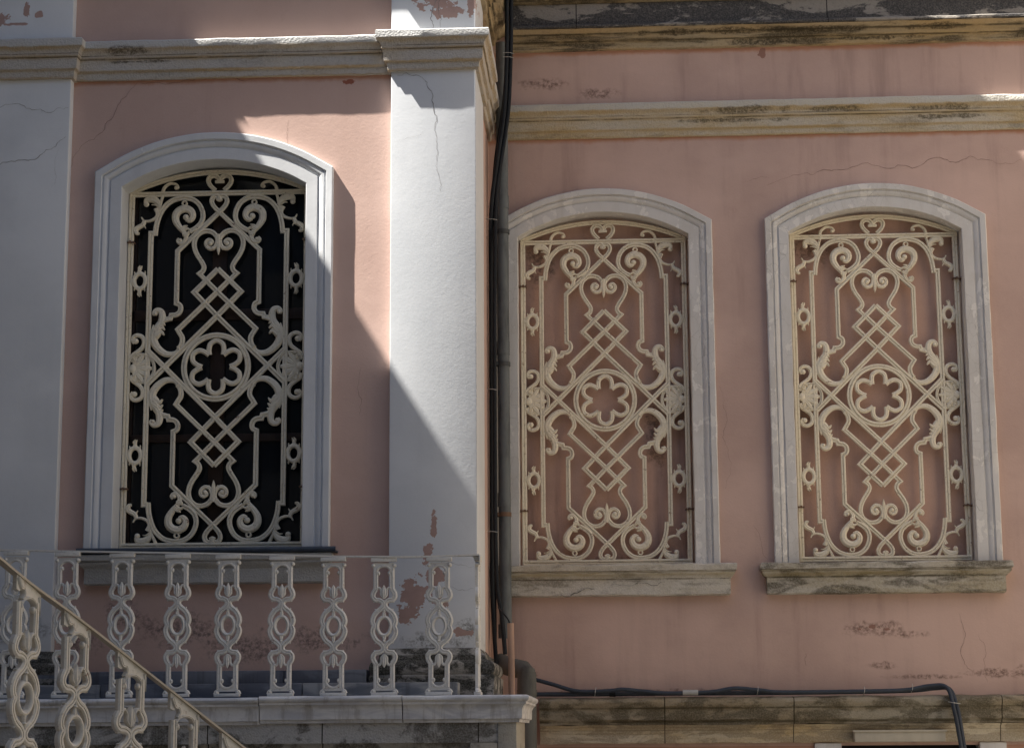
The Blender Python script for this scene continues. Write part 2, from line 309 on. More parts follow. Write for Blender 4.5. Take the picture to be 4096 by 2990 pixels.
def sweep(path, prof, plane='xz', closed=False, scale=None, origin=(0,0,0), step=None, jit=0.0, seed=0, twod=True):
    """prof: closed ring of (n, h). plane 'xz': n left of the path, h towards -Y. plane 'xy': n right of the path, h = z."""
    P = path
    if step:
        Q = []
        for i in range(len(P)-1):
            a, b = P[i], P[i+1]; L = math.dist(a, b); k = max(1, int(L/step))
            Q += [(a[0]+(b[0]-a[0])*j/k, a[1]+(b[1]-a[1])*j/k) for j in range(k)]
        P = Q+[P[-1]]
    N = len(P); V = []; F = []; M = len(prof)
    for i in range(N):
        pa = P[i-1] if (i > 0 or closed) else None; pb = P[(i+1) % N] if (i < N-1 or closed) else None
        def nrm(a, b):
            dx, dy = b[0]-a[0], b[1]-a[1]; l = sqrt(dx*dx+dy*dy) or 1e-9; return (dx/l, dy/l)
        t1 = nrm(pa, P[i]) if pa else None; t2 = nrm(P[i], pb) if pb else None
        if t1 is None: t1 = t2
        if t2 is None: t2 = t1
        sgn = 1 if plane == 'xz' else -1
        n1 = (-t1[1]*sgn, t1[0]*sgn); n2 = (-t2[1]*sgn, t2[0]*sgn)
        mx, my = n1[0]+n2[0], n1[1]+n2[1]; l2 = mx*mx+my*my
        if l2 < 0.15: mx, my, l2 = n1[0], n1[1], 1.0; k = 1.0
        else: k = 2.0/l2
        mx *= k; my *= k
        s = scale[i] if scale else (1, 1)
        for j, (n, h) in enumerate(prof):
            n_, h_ = n*s[0], h*s[1]
            if jit:
                q = mnoise.noise_vector(Vector((P[i][0]*9+seed, P[i][1]*9, (n+h)*60)))*jit
                n_ += q[0]; h_ += q[1]
            x, y = P[i][0]+mx*n_, P[i][1]+my*n_
            V.append((x+origin[0], -h_+origin[1], y+origin[2]) if plane == 'xz' else (x+origin[0], y+origin[1], h_+origin[2]))
    R = N if closed else N-1
    for i in range(R):
        a = i*M; b = ((i+1) % N)*M
        for j in range(M):
            k = (j+1) % M; F.append((a+j, a+k, b+k, b+j))
    if not closed:
        F.append(tuple(range(M-1, -1, -1))); F.append(tuple(range((N-1)*M, N*M)))
    return V, F

def tube(pts, r, n=12, rfun=None):
    """round tube through 3D points"""
    V = []; F = []; N = len(pts); P = [Vector(p) for p in pts]; up = None
    for i in range(N):
        t = (P[min(i+1,N-1)]-P[max(i-1,0)]).normalized()
        if up is None:
            up = Vector((0,1,0)) if abs(t.y) < 0.9 else Vector((1,0,0))
        a = t.cross(up).normalized(); b = a.cross(t).normalized(); up = b if False else up
        rad = rfun(i/(N-1)) if rfun else r
        for k in range(n):
            an = 2*pi*k/n; V.append(tuple(P[i]+a*rad*cos(an)+b*rad*sin(an)))
    for i in range(N-1):
        for k in range(n):
            k2 = (k+1) % n; F.append((i*n+k, i*n+k2, (i+1)*n+k2, (i+1)*n+k))
    F.append(tuple(range(n-1,-1,-1))); F.append(tuple(range((N-1)*n, N*n)))
    return V, F
def crs3(pts, n=8):
    out = []; N = len(pts)
    for i in range(N-1):
        p0 = pts[max(i-1,0)]; p1 = pts[i]; p2 = pts[i+1]; p3 = pts[min(i+2,N-1)]
        for k in range(n):
            t = k/n; t2 = t*t; t3 = t2*t
            out.append(tuple(0.5*((2*p1[a]) + (-p0[a]+p2[a])*t + (2*p0[a]-5*p1[a]+4*p2[a]-p3[a])*t2 + (-p0[a]+3*p1[a]-3*p2[a]+p3[a])*t3) for a in range(3)))
    out.append(tuple(pts[-1])); return out

def dome(cx, cz, rx, rz, h, y0=0.0, back=0.006, n=14, rings=4):
    """low raised boss on a plate, facing -Y"""
    V = [(cx+rx*cos(2*pi*k/n), y0+back, cz+rz*sin(2*pi*k/n)) for k in range(n)]; F = [tuple(range(n))]
    for r in range(rings):
        a = (pi/2)*r/rings
        V += [(cx+rx*cos(a)*cos(2*pi*k/n), y0-h*sin(a), cz+rz*cos(a)*sin(2*pi*k/n)) for k in range(n)]
    V.append((cx, y0-h, cz))
    for r in range(rings):
        a, b = r*n, (r+1)*n
        F += [(a+k, a+(k+1) % n, b+(k+1) % n, b+k) for k in range(n)]
    L = rings*n; F += [(L+k, L+(k+1) % n, len(V)-1) for k in range(n)]
    return V, F

def rib(path, w0, w1, h=0.011, wm=None, y0=0.0, n=6, back=0.007):
    """half-round tapering ribbon along a smooth 2D path (widths start, middle, end)"""
    P = crs(path, n); N = len(P); ws = []
    for i in range(N):
        t = i/(N-1)
        if wm is None: wv = w0+(w1-w0)*t
        else: wv = (w0+(wm-w0)*sin(pi*t)) if t < .5 else (w1+(wm-w1)*sin(pi*t))
        ws.append((wv, h*(0.55+0.45*min(1, wv/max(w0, w1, wm or 0)))))
    prof = [(-0.5, -1.0*back/h), (-0.5, 0.1), (-0.40, 0.6), (-0.18, 0.95), (0.0, 0.80), (0.18, 0.95), (0.40, 0.6), (0.5, 0.1), (0.5, -1.0*back/h)]
    return sweep(P, prof, 'xz', scale=ws, origin=(0, y0, 0))

def bar(path, wd, y0=0.0, n=6, closed=False, dep=0.011, back=0.009, raw=False):
    """moulded cast bar: low fillet, groove, raised fillet"""
    a = wd/2
    prof = [(-a,-back),(-a,dep*0.35),(-a+0.003,dep*0.6),(-a*0.24,dep*0.62),(-a*0.04,dep*0.0),(a*0.16,dep),(a-0.004,dep),(a,dep*0.6),(a,-back)]
    return sweep(path if raw else crs(path, n), prof, 'xz', closed=closed, origin=(0, y0, 0))

def ring(cx, cz, rx, rz, wd, n=40, y0=0.0, h=0.011, moulded=False):
    P = [(cx+rx*cos(2*pi*k/n), cz+rz*sin(2*pi*k/n)) for k in range(n)]
    if moulded: return bar(P, wd, y0, closed=True, raw=True)
    prof = [(-0.5*wd,-0.008),(-0.5*wd,0.3*h),(-0.28*wd,0.85*h),(0,h),(0.28*wd,0.85*h),(0.5*wd,0.3*h),(0.5*wd,-0.008)]
    return sweep(P, prof, 'xz', closed=True, origin=(0, y0, 0))

def crack(g, pts, Y, wd=0.004, mi=1, rough=0.012):
    """jagged hairline in a wall: narrow dark ribbon 1.5 mm proud"""
    P = [Vector((p[0], p[1])) for p in pts]
    for _ in range(3):
        Q = []
        for a, b in zip(P[:-1], P[1:]):
            d = b-a; nn = Vector((-d.y, d.x)); Q += [a, (a+b)/2+nn*random.uniform(-1,1)*0.16]
        P = Q+[P[-1]]
    V = []; N = len(P)
    for i, p in enumerate(P):
        d = (P[min(i+1,N-1)]-P[max(i-1,0)]).normalized(); nn = Vector((-d.y, d.x))
        ww = wd*0.22*(0.35+0.65*sin(pi*(i+0.3)/(N+0.3)))*random.uniform(0.5,1.3)
        V += [(p.x+nn.x*ww, Y-0.0015, p.y+nn.y*ww), (p.x-nn.x*ww, Y-0.0015, p.y-nn.y*ww)]
    g.add(V, [(2*i, 2*i+1, 2*i+3, 2*i+2) for i in range(N-1)], mi)

# ------------------------------------------------------------------ ground
g = G(); g.add([(-300,-300,GROUND),(300,-300,GROUND),(300,300,GROUND),(-300,300,GROUND)], [(0,1,2,3)])
tag(g.build('ground', ground_m, smooth=False), 'pale dusty stone paving of the courtyard in front of the mansion', kind='structure')

# ------------------------------------------------------------------ walls with arched openings
def arc(cx, half, zs, zc, n=20):
    rise = zc-zs; R = (half*half+rise*rise)/(2*rise); cz = zc-R; a = math.asin(half/R)
    return [(cx+R*sin(-a+2*a*i/n), cz+R*cos(-a+2*a*i/n)) for i in range(n+1)]
def wallface(g, x0, x1, z0, z1, Y, ops, mi=0):
    xs = x0
    def q(a, b, c, d):
        g.add([(a,Y,c),(b,Y,c),(b,Y,d),(a,Y,d)], [(0,1,2,3)], mi)
    for (cx, half, zb, zs, zc) in ops:
        q(xs, cx-half, z0, z1)
        q(cx-half, cx+half, z0, zb)
        A = arc(cx, half, zs, zc)
        for (p, r) in zip(A[:-1], A[1:]):
            g.add([(p[0],Y,p[1]),(r[0],Y,r[1]),(r[0],Y,z1),(p[0],Y,z1)], [(0,1,2,3)], mi)
        xs = cx+half
    q(xs, x1, z0, z1)

ZS, ZC, ZB = 3.362, 3.528, 1.09
CX = (-2.4477, -0.0383, 1.8249)      # window centres
STRING = [(0.0,4.06),(0.02,4.06),(0.026,4.105),(0.044,4.114),(0.047,4.182),(0.058,4.192),(0.056,4.206),(0.064,4.225),(0.078,4.238),(0.087,4.244),(0.09,4.25),(0.09,4.29),(0.082,4.298),(0.0,4.302),(-0.04,4.302),(-0.04,4.06)]
UPPER = [(-0.04,4.70),(0.02,4.70),(0.03,4.705),(0.032,4.752),(0.05,4.76),(0.056,4.766),(0.056,4.79),(0.085,4.806),(0.10,4.818),(0.122,4.826),(0.13,4.836),(0.13,4.850),(0.118,4.858),(0.06,4.862),(0.055,4.97),(0.085,4.985),(0.12,5.02),(0.13,5.06),(0.20,5.10),(0.22,5.20),(-0.04,5.24)]

# ================================================================== LEFT WING
left = thing('mansion_wing', (-2.4, YL, GROUND), 'pink wing standing forward on the left with pale pilasters and one glazed grilled window', 'building', 'wings of the pink mansion')
g = G()
wallface(g, -3.42, -0.826, GROUND, 9.5, YL, [(CX[0], 0.60, 1.0, ZS, ZC+0.005)])
g.add([(-0.826,YL,GROUND),(-0.826,0.02,GROUND),(-0.826,0.02,9.5),(-0.826,YL,9.5)], [(0,1,2,3)])
g.add(*box(-3.42,-0.826,YL+0.35,YL+0.4,GROUND,9.5))
g.add([(-3.42,YL,9.5),(-0.826,YL,9.5),(-0.826,0.0,9.5),(-3.42,0,9.5)], [(0,1,2,3)])
crack(g, [(-2.95,4.05),(-3.02,3.96),(-3.1,3.83),(-3.22,3.68),(-3.36,3.5)], YL, 0.005)
crack(g, [(-2.95,4.052),(-2.6,4.052),(-2.3,4.048),(-2.05,4.05)], YL, 0.006)
crack(g, [(-1.99,3.78),(-2.0,3.7),(-1.99,3.62)], YL, 0.005)
crack(g, [(-1.52,2.2),(-1.515,2.0),(-1.53,1.9)], YL, 0.003)
g.build('wall', [pink_l, crack_m], left)

for side in (0, 1):
    if side: x0, x1, yb = -1.337, -0.808, YP+0.72
    else: x0, x1, yb = -5.2, -3.36, YL+0.05
    g = G(); g.add(*bbox(x0, x1, YP, yb, 0.15, 9.4, 0.008))
    if side:
        crack(g, [(-1.3,4.03),(-1.18,4.03),(-1.11,3.98),(-1.075,3.9),(-1.07,3.82),(-1.062,3.7),(-1.055,3.6),(-1.05,3.47)], YP, 0.009)
        crack(g, [(-1.05,3.47),(-1.035,3.35),(-1.03,3.28)], YP, 0.004)
        crack(g, [(-1.3,3.6),(-1.2,3.63),(-1.12,3.68)], YP, 0.002)
        crack(g, [(-1.07,4.31),(-1.09,4.4),(-1.05,4.52),(-1.03,4.68)], YP, 0.010)
        crack(g, [(-1.03,4.33),(-1.04,4.45),(-1.02,4.55)], YP, 0.006)
        crack(g, [(-1.04,1.0),(-0.95,0.99),(-0.83,0.97)], YP, 0.003)
        crack(g, [(-1.0,0.9),(-0.92,0.83),(-0.83,0.84)], YP, 0.003)
    else:
        crack(g, [(-3.9,3.86),(-3.75,3.9),(-3.6,3.86),(-3.5,3.84),(-3.37,3.87)], YP, 0.005)
        crack(g, [(-3.95,3.47),(-3.82,3.49),(-3.72,3.53),(-3.55,3.55),(-3.44,3.62),(-3.38,3.68)], YP, 0.007)
        crack(g, [(-3.42,3.6),(-3.44,3.45),(-3.46,3.35)], YP, 0.002)
    pil = g.build('pilaster', [white_p, crack_w], left)
    g = G()
    if side:
        path = [(x0, YL+0.03),(x0, YP),(x1, YP),(x1, yb),(x1-0.02, yb),(x1-0.02, YR+0.05)]
    else: path = [(x0, YP),(x1, YP),(x1, YL+0.03)]
    g.add(*sweep(path, [(n, z+(0.004 if z > 4.2 else 0)-(0.003 if z < 4.1 else 0)) for n, z in STRING], 'xy', step=0.05, jit=0.0035, seed=side*5))
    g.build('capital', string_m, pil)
    g = G()
    BASE = [(-0.03,0.19),(0.10,0.19),(0.105,0.325),(0.09,0.335),(0.10,0.35),(0.104,0.375),(0.098,0.40),(0.08,0.415),(0.055,0.42),(0.05,0.435),(0.05,0.45),(0.03,0.458),(0.02,0.475),(0.008,0.49),(-0.03,0.50)]
    if side: g.add(*sweep([(x0, YL+0.02),(x0,YP),(x1,YP),(x1,yb),(x1-0.03,yb)], BASE, 'xy', step=0.04, jit=0.005))
    else: g.add(*sweep([(x0,YP),(x1,YP),(x1,YL+0.02)], BASE, 'xy', step=0.04, jit=0.004))
    g.build('base', base_m, pil)
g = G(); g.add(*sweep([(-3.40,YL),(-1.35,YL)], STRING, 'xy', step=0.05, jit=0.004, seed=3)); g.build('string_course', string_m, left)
g = G(); g.add(*sweep([(-5.2,YP),(-3.36,YP),(-3.36,YL),(-1.337,YL),(-1.337,YP),(-0.808,YP),(-0.808,YP+0.72),(-0.826,YP+0.72),(-0.826,YR+0.3)], UPPER, 'xy', step=0.08, jit=0.003, seed=11))
g.build('upper_cornice', upper_m, left)
g = G(); g.add(*sweep([(-5.2,YL-0.02),(-0.80,YL-0.02),(-0.80,0.0)], [(-0.1,8.9),(0.02,8.9),(0.06,9.1),(0.16,9.15),(0.20,9.3),(0.20,9.42),(-0.1,9.5)], 'xy')); g.build('eaves_cornice', string_m, left)

ARCH = [(0.0,-0.34),(0.0,0.022),(0.003,0.026),(0.070,0.028),(0.074,0.018),(0.080,0.018),(0.086,0.026),(0.100,0.034),(0.112,0.036),(0.118,0.028),(0.124,0.030),(0.128,0.044),(0.164,0.046),(0.170,0.040),(0.170,-0.02)]
def architrave(cx, half, wdt, Y, reveal, mat, parent, seed=0, jit=0.0015):
    k = wdt/0.17
    prof = [(n*k, (h if h > -0.3 else -reveal)) for n, h in ARCH]
    A = arc(cx, half, ZS, ZC, 22)
    path = [(cx+half, ZB-0.02)]+[(cx+half, ZB+(ZS-ZB)*i/36) for i in range(1, 36)]+A[::-1]+[(cx-half, ZS+(ZB-ZS)*i/36) for i in range(1, 36)]+[(cx-half, ZB-0.02)]
    # path runs right jamb up, arch leftwards, left jamb down: "left of the path" is inward, so flip n
    V, F = sweep(path, [(-n, h) for n, h in prof], 'xz', origin=(0, Y, 0), jit=jit, seed=seed)
    g = G(); g.add(V, F); return g.build('architrave', mat, parent, angle=28)
def moulded_sill(name, x0, x1, Y, ztop, zbot, mat, parent, seed=0, layers=None, jit=0.004):
    H = ztop-zbot
    prof = layers or [(-0.05,zbot),(0.060,zbot),(0.068,zbot+0.008),(0.068,zbot+0.50*H),(0.074,zbot+0.55*H),(0.085,zbot+0.60*H),(0.098,zbot+0.68*H),(0.10,zbot+0.73*H),(0.095,zbot+0.745*H),(0.105,zbot+0.76*H),(0.112,zbot+0.80*H),(0.112,ztop-0.008),(0.104,ztop),(-0.05,ztop+0.004)]
    g = G(); g.add(*sweep([(x0, Y+0.03),(x0, Y),(x1, Y),(x1, Y+0.03)], prof, 'xy', step=0.035, jit=jit, seed=seed))
    return g.build(name, mat, parent)

win = tag(bpy.data.objects.new('window', None)); col.objects.link(win); win.parent = left
win.location = Vector((CX[0], YL, ZB))-left.location
architrave(CX[0], 0.578, 0.17, YL, 0.30, arch_l, win, 1)
g = G()
yf = YL+0.20
x0, x1 = CX[0]-0.60, CX[0]+0.60
for a, b, c, d in ((x0,x0+0.07,1.0,3.6),(x1-0.07,x1,1.0,3.6),(CX[0]-0.045,CX[0]+0.045,1.0,3.6),(x0,x1,1.0,1.16),(x0,x1,2.55,2.62),(x0,x1,1.78,1.83)):
    g.add(*bbox(a, b, yf, yf+0.05-(0.003 if d-c < 0.5 else 0), c, d, 0.005))
g.build('casement', wood_m, win)
g = G(); g.add(*box(x0, x1, yf+0.022, yf+0.028, 1.0, 3.62)); g.build('pane', glass_m, win, smooth=False)
moulded_sill('sill', CX[0]-0.66, CX[0]+0.66, YL, 1.062, 0.885, apron_m, win, 4)
g = G(); g.add(*bbox(-3.215, -1.651, YL-0.112, YL+0.16, 1.066, 1.078, 0.004))
g.add(*tube([(-3.215,YL-0.112,1.085),(-2.9,YL-0.112,1.083),(-2.4,YL-0.112,1.081),(-1.651,YL-0.112,1.080)], 0.016))
g.build('lead_flashing', lead_m, win)

# ================================================================== RIGHT WING
right = thing('mansion_wing', (1.5, YR, GROUND), 'long pink wing set back on the right with two blind grilled windows', 'building', 'wings of the pink mansion')
g = G()
wallface(g, -0.826, 7.0, -0.10, 7.2, YR, [(CX[1],0.60,1.0,ZS,ZC+0.005),(CX[2],0.60,1.0,ZS,ZC+0.005)])
crack(g, [(1.1,3.70),(1.35,3.78),(1.48,3.80),(1.62,3.80),(1.9,3.81),(2.1,3.80),(2.32,3.86),(2.36,3.84),(2.5,3.88),(2.62,3.85),(2.85,3.85)], YR, 0.006)
crack(g, [(0.95,3.73),(1.03,3.75),(1.12,3.75)], YR, 0.003)
crack(g, [(0.74,2.3),(0.78,2.1),(0.75,1.95),(0.79,1.8),(0.76,1.6)], YR, 0.003)
crack(g, [(2.28,0.75),(2.31,0.6),(2.29,0.45),(2.36,0.36)], YR, 0.005)
crack(g, [(2.40,0.62),(2.42,0.45),(2.44,0.3)], YR, 0.004)
crack(g, [(0.94,1.35),(0.99,1.22),(1.03,1.12)], YR, 0.003)
crack(g, [(1.26,0.42),(1.26,0.5)], YR, 0.004)
g.add(*box(-0.826,7.0,0.25,0.3,GROUND,7.2))
g.add([(-0.826,YR,7.2),(7,YR,7.2),(7,0.3,7.2),(-0.826,0.3,7.2)], [(0,1,2,3)])
g.build('wall', [pink_r, crack_m], right)
g = G()
def qd(a, b, c, d, Y=YR): g.add([(a,Y,c),(b,Y,c),(b,Y,d),(a,Y,d)], [(0,1,2,3)])
qd(-0.826,1.475,GROUND,-0.10); qd(1.475,2.364,GROUND,-1.35); qd(2.364,7.0,GROUND,-0.10)
g.build('basement_wall', pink_base, right, smooth=False)
g = G()
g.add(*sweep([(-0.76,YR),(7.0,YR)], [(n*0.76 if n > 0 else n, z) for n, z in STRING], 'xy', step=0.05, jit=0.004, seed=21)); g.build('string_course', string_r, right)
LOW = [p for p in UPPER if p[1] < 4.83]; 
g = G(); g.add(*sweep([(-0.66,YR),(7.0,YR)], LOW+[(-0.04,4.826)], 'xy', step=0.05, jit=0.004, seed=31)); g.build('upper_cornice', upper_m, right)
g = G(); g.add(*sweep([(-0.66,YR),(7.0,YR)], [(-0.04,4.828),(0.118,4.828),(0.13,4.836),(0.13,4.850),(0.118,4.858),(0.062,4.864),(0.055,5.03),(-0.04,5.03)], 'xy', step=0.05, jit=0.004, seed=37)); g.build('frieze', frieze_m, right)
g = G(); g.add(*sweep([(-0.66,YR),(7.0,YR)], [(-0.04,5.034),(0.07,5.034),(0.085,5.04),(0.105,5.07),(0.12,5.10),(0.135,5.14),(0.14,5.24),(-0.04,5.28)], 'xy', step=0.08, jit=0.003, seed=41)); g.build('upper_cornice', upper_m, right)

for i in (1, 2):
    win = tag(bpy.data.objects.new('window', None)); col.objects.link(win); win.parent = right
    win.location = Vector((CX[i], YR, ZB))-right.location
    architrave(CX[i], 0.588, 0.163, YR, 0.18, arch_r, win, 10+i, 0.0035)
    g = G(); g.add(*box(CX[i]-0.61, CX[i]+0.61, YR+0.165, YR+0.2, 1.0, 3.6)); g.build('blind_infill', infill_m, win, smooth=False)
    sg = moulded_sill('sill', CX[i]-0.80 if i == 1 else 1.085, 0.705 if i == 1 else 2.515, YR, 1.092, 0.885, sill_m if i == 1 else sill_dark_m, win, 50+i, jit=0.006)
    if i == 1:   # broken crack through the old sill
        gg = G(); crack(gg, [(-0.40,0.89),(-0.26,0.906),(-0.13,0.932)], YR-0.0755, 0.013, 0)
        crack(gg, [(-0.02,0.955),(0.1,0.95),(0.24,0.956),(0.34,0.975)], YR-0.0755, 0.011, 0); gg.build('sill_crack', base_m, sg)

PL1 = [(-0.04,0.042),(0.105,0.042),(0.108,0.06),(0.125,0.075),(0.128,0.12),(0.13,0.135),(0.142,0.15),(0.152,0.165),(0.158,0.185),(0.152,0.202),(0.135,0.212),(-0.04,0.225)]
PL2 = [(-0.04,-0.078),(0.03,-0.078),(0.036,-0.07),(0.036,-0.02),(0.045,-0.012),(0.05,0.0),(0.05,0.02),(0.07,0.03),(0.075,0.04),(-0.04,0.040)]
g = G(); g.add(*sweep([(-0.50,YR),(7.0,YR)], PL1, 'xy', step=0.04, jit=0.008, seed=61)); g.build('plinth_ledge', plinth_m, right)
g = G(); g.add(*sweep([(-0.50,YR),(7.0,YR)], PL2, 'xy', step=0.04, jit=0.005, seed=67)); g.build('plinth_moulding', plinth_low_m, right)
for a, b in ((1.298,1.472),(2.367,2.54)):
    g = G(); g.add(*bbox(a,b,YR-0.02,YR+0.1,-1.35,-0.083,0.006)); g.build('door_jamb', arch_r, right)
g = G(); g.add(*box(1.474,2.366,YR+0.12,YR+0.14,-1.4,0.0)); g.build('doorway_shade_sheet', black_m, right, smooth=False)  # near-black sheet: the doorway's inner shade is put in as colour
bxo = thing('shutter_box', (1.84, YR-0.05, -0.08), 'narrow cream metal box fixed over the dark basement doorway', 'box')
g = G(); g.add(*bbox(1.545,2.130,YR-0.14,YR-0.03,-0.078,-0.004,0.008)); g.build('casing', panel_m, bxo)
g = G(); g.add(*bbox(1.535,2.140,YR-0.148,YR-0.142,-0.014,-0.002,0.002)); g.build('lip', panel_m, bxo)

# ================================================================== unseen wing added outside the frame so its roof edge throws the slanting shade
XW = -4.75; ZT = 3.683-1.6*(XW+2.253)
bw = thing('unseen_wing', (XW-3, -6, GROUND), 'tall unseen grey wing added on the far left to cast the slanting shade', 'building')
g = G(); g.add(*box(XW-6, XW-0.12, -16.0, YL, GROUND, ZT-0.1)); g.build('wall', plain('unseen wing dark grey render', (0.16,0.15,0.14), 0.9, 0.3, 2), bw, smooth=False)
g = G(); g.add(*sweep([(XW-6,-16.0),(XW-0.12,-16.0),(XW-0.12,YP+0.01)], [(0.0,ZT-0.4),(0.05,ZT-0.36),(0.08,ZT-0.2),(0.12,ZT-0.15),(0.12,ZT),(-0.3,ZT+0.02)], 'xy')); g.build('cornice', string_m, bw)  # cornice of the added unseen left wing

ew = thing('unseen_wing', (9, -3, GROUND), 'unseen ochre grey wing added at the far right to bounce sunlight onto the mansion', 'building')  # added out of view; its sunlit face bounces light onto the right wing
g = G(); g.add(*box(5.3, 13, -6.0, YR-0.01, GROUND, 9.3)); g.build('wall', plain('unseen wing ochre grey render', (0.42,0.365,0.295), 0.9, 0.2, 2), ew, smooth=False)
g = G(); g.add(*sweep([(5.3,YR-0.3),(5.3,-6.0),(13,-6.0)], [(0.0,8.9),(-0.05,8.95),(-0.08,9.1),(-0.16,9.15),(-0.18,9.4),(0.3,9.45)], 'xy')); g.build('cornice', string_m, ew)  # cornice of the added unseen right wing
op = thing('unseen_house', (0,-27,GROUND), 'unseen brown grey house added behind the viewer to block low sky and its reflection', 'building')  # added behind the camera to cut sky light and darken the glass
g = G(); g.add(*box(-30,34,-38,-27,GROUND,15)); g.build('wall', plain('unseen house brown grey render', (0.16,0.145,0.125), 0.9, 0.3, 2), op, smooth=False)
g = G(); g.add(*box(-30.4,34.4,-38.4,-26.6,15,15.4)); g.build('unseen_roof', terr_m, op, smooth=False)
for i in range(9):
    for j in range(3):
        g = G(); g.add(*box(-27+6.6*i,-25.6+6.6*i,-27.05,-26.97,1.0+4*j,3.2+4*j)); g.build('window', glass_m, op, smooth=False)  # windows of the added unseen house

# ================================================================== window grilles
GQ = {
 'rail':[(-0.432,0.0,1),(-0.431,0.858,1),(-0.405,0.858,1)],
 'loop':[(-0.405,0.845,1),(-0.398,0.911),(-0.379,0.978),(-0.349,1.030),(-0.306,1.067),(-0.257,1.083),(-0.214,1.085),(-0.171,1.075),(-0.131,1.044),(-0.108,0.998),(-0.104,0.955),(-0.119,0.916),(-0.150,0.887),(-0.186,0.867)],
 'diag':[(0.0,0.991,1),(-0.260,0.742,1),(-0.260,0.406,1),(-0.239,0.396),(-0.231,0.373),(-0.239,0.348),(-0.26,0.333),(-0.290,0.330,1),(-0.296,0.309,1),(-0.331,0.303),(-0.354,0.286)],
 'heartlo':[(0.0,0.991,1),(-0.032,1.024),(-0.048,1.056),(-0.042,1.082),(-0.020,1.094),(-0.004,1.083),(0.0,1.063)],
}
TOPQ = {'hearthi':[(-0.028,1.131,1),(-0.060,1.164),(-0.073,1.196),(-0.062,1.219),(-0.038,1.227),(-0.013,1.215),(-0.001,1.190)],
 'hookhi':[(-0.364,1.128),(-0.352,1.158),(-0.318,1.182),(-0.280,1.176),(-0.266,1.156),(-0.278,1.147)]}
HB = 1.127
def build_grille():
    root = thing('window_grille', (0,0,0), 'x', 'grille')
    def quad(g, mk, flipz=True, only=None):
        k = 0
        for sz in ((1,-1) if flipz else (1,)):
            for sx in (1,-1):
                V, F = mk(); dy = 0.0006*k; k += 1
                g.add([(x*sx, y-dy, z*sz+HB) for x, y, z in V], F)
    # outer frame
    g = G(); a = 0.5575
    A = arc(0, a, 1.128, 1.250, 20)
    g.add(*bar([(x, z+HB) for x, z in A], 0.030, raw=True, y0=-0.001))
    for s in (1,-1):
        V, F = bar([(-a,-1.1265,1),(-a,1.135,1)], 0.034); g.add([(x*s, y-0.0004*s, z+HB) for x, y, z in V], F)
    g.add(*bar([(-0.57,1.112+HB,1),(0.57,1.112+HB,1)], 0.031, y0=-0.0022))
    g.add(*bar([(-0.57,-1.112+HB,1),(0.57,-1.112+HB,1)], 0.034, y0=-0.0022))
    g.build('outer_frame', grille_m, root, base=1)
    # interlaced strapwork
    g = G()
    quad(g, lambda: bar(GQ['rail'], 0.0315))
    quad(g, lambda: bar(GQ['loop'], 0.030, y0=0.001))
    quad(g, lambda: bar(GQ['diag'], 0.030, y0=0.002))
    # lattice and the big crossing diagonals
    quad(g, lambda: bar([(0.0,0.622,1),(-0.148,0.474,1),(0.0,0.320,1),(0.432,-0.108,1),(0.431,-0.2,1)], 0.0315, y0=-0.001))
    quad(g, lambda: bar([(-0.074,0.549,1),(0.0,0.474,1),(0.245,0.236,1),(0.232,0.214),(0.216,0.186),(0.215,0.159),(0.223,0.133),(0.236,0.116)], 0.030, y0=-0.003))
    quad(g, lambda: bar([(-0.072,0.547,1),(-0.118,0.593,1),(-0.098,0.610),(-0.090,0.637),(-0.105,0.67),(-0.133,0.713),(-0.151,0.755),(-0.155,0.797),(-0.140,0.838),(-0.108,0.863),(-0.072,0.869),(-0.037,0.857),(-0.014,0.832)], 0.029, y0=0.0035))
    g.build('strapwork', grille_m, root, base=1)
    # volutes of the vase
    for sz in (1,-1):
        g = G()
        for sx in (1,-1):
            for V, F in (rib([(-0.014,0.836),(-0.008,0.802),(-0.022,0.764),(-0.053,0.753),(-0.077,0.772),(-0.079,0.798),(-0.060,0.812),(-0.041,0.800),(-0.044,0.786)], 0.028, 0.020, 0.012), dome(-0.053,0.786,0.016,0.016,0.015)):
                g.add([(x*sx, y-0.0007*sx, z*sz+HB) for x, y, z in V], F)
        for V, F in (rib([(0,0.845),(0,0.79),(0,0.745),(0,0.712)], 0.018, 0.003, 0.013, wm=0.024), rib([(0.004,0.79),(0.014,0.765),(0.028,0.742)], 0.012, 0.004), rib([(-0.004,0.79),(-0.014,0.765),(-0.028,0.742)], 0.012, 0.004)):
            g.add([(x, y-0.002, z*sz+HB) for x, y, z in V], F)
        g.build('palmette_drop', grille_m, root, base=1)
        g = G()
        for sx in (1,-1):
            V, F = bar(GQ['heartlo'], 0.028, y0=-0.002); g.add([(x*sx, y-0.0005*sx, z*sz+HB) for x, y, z in V], F)
        V, F = rib([(-0.018,1.072),(0,1.064),(0.018,1.072)], 0.014, 0.014); g.add([(x, y-0.003, z*sz+HB) for x, y, z in V], F)
        g.build('heart', grille_m, root, base=1)
    g = G()
    for sx in (1,-1):
        V, F = bar(TOPQ['hearthi'], 0.028, y0=-0.001); g.add([(x*sx, y-0.0005*sx, z+HB) for x, y, z in V], F)
    g.add(*bbox(-0.030,0.030,-0.010,0.004,1.176+HB,1.196+HB,0.005)); g.build('heart', grille_m, root, base=1)
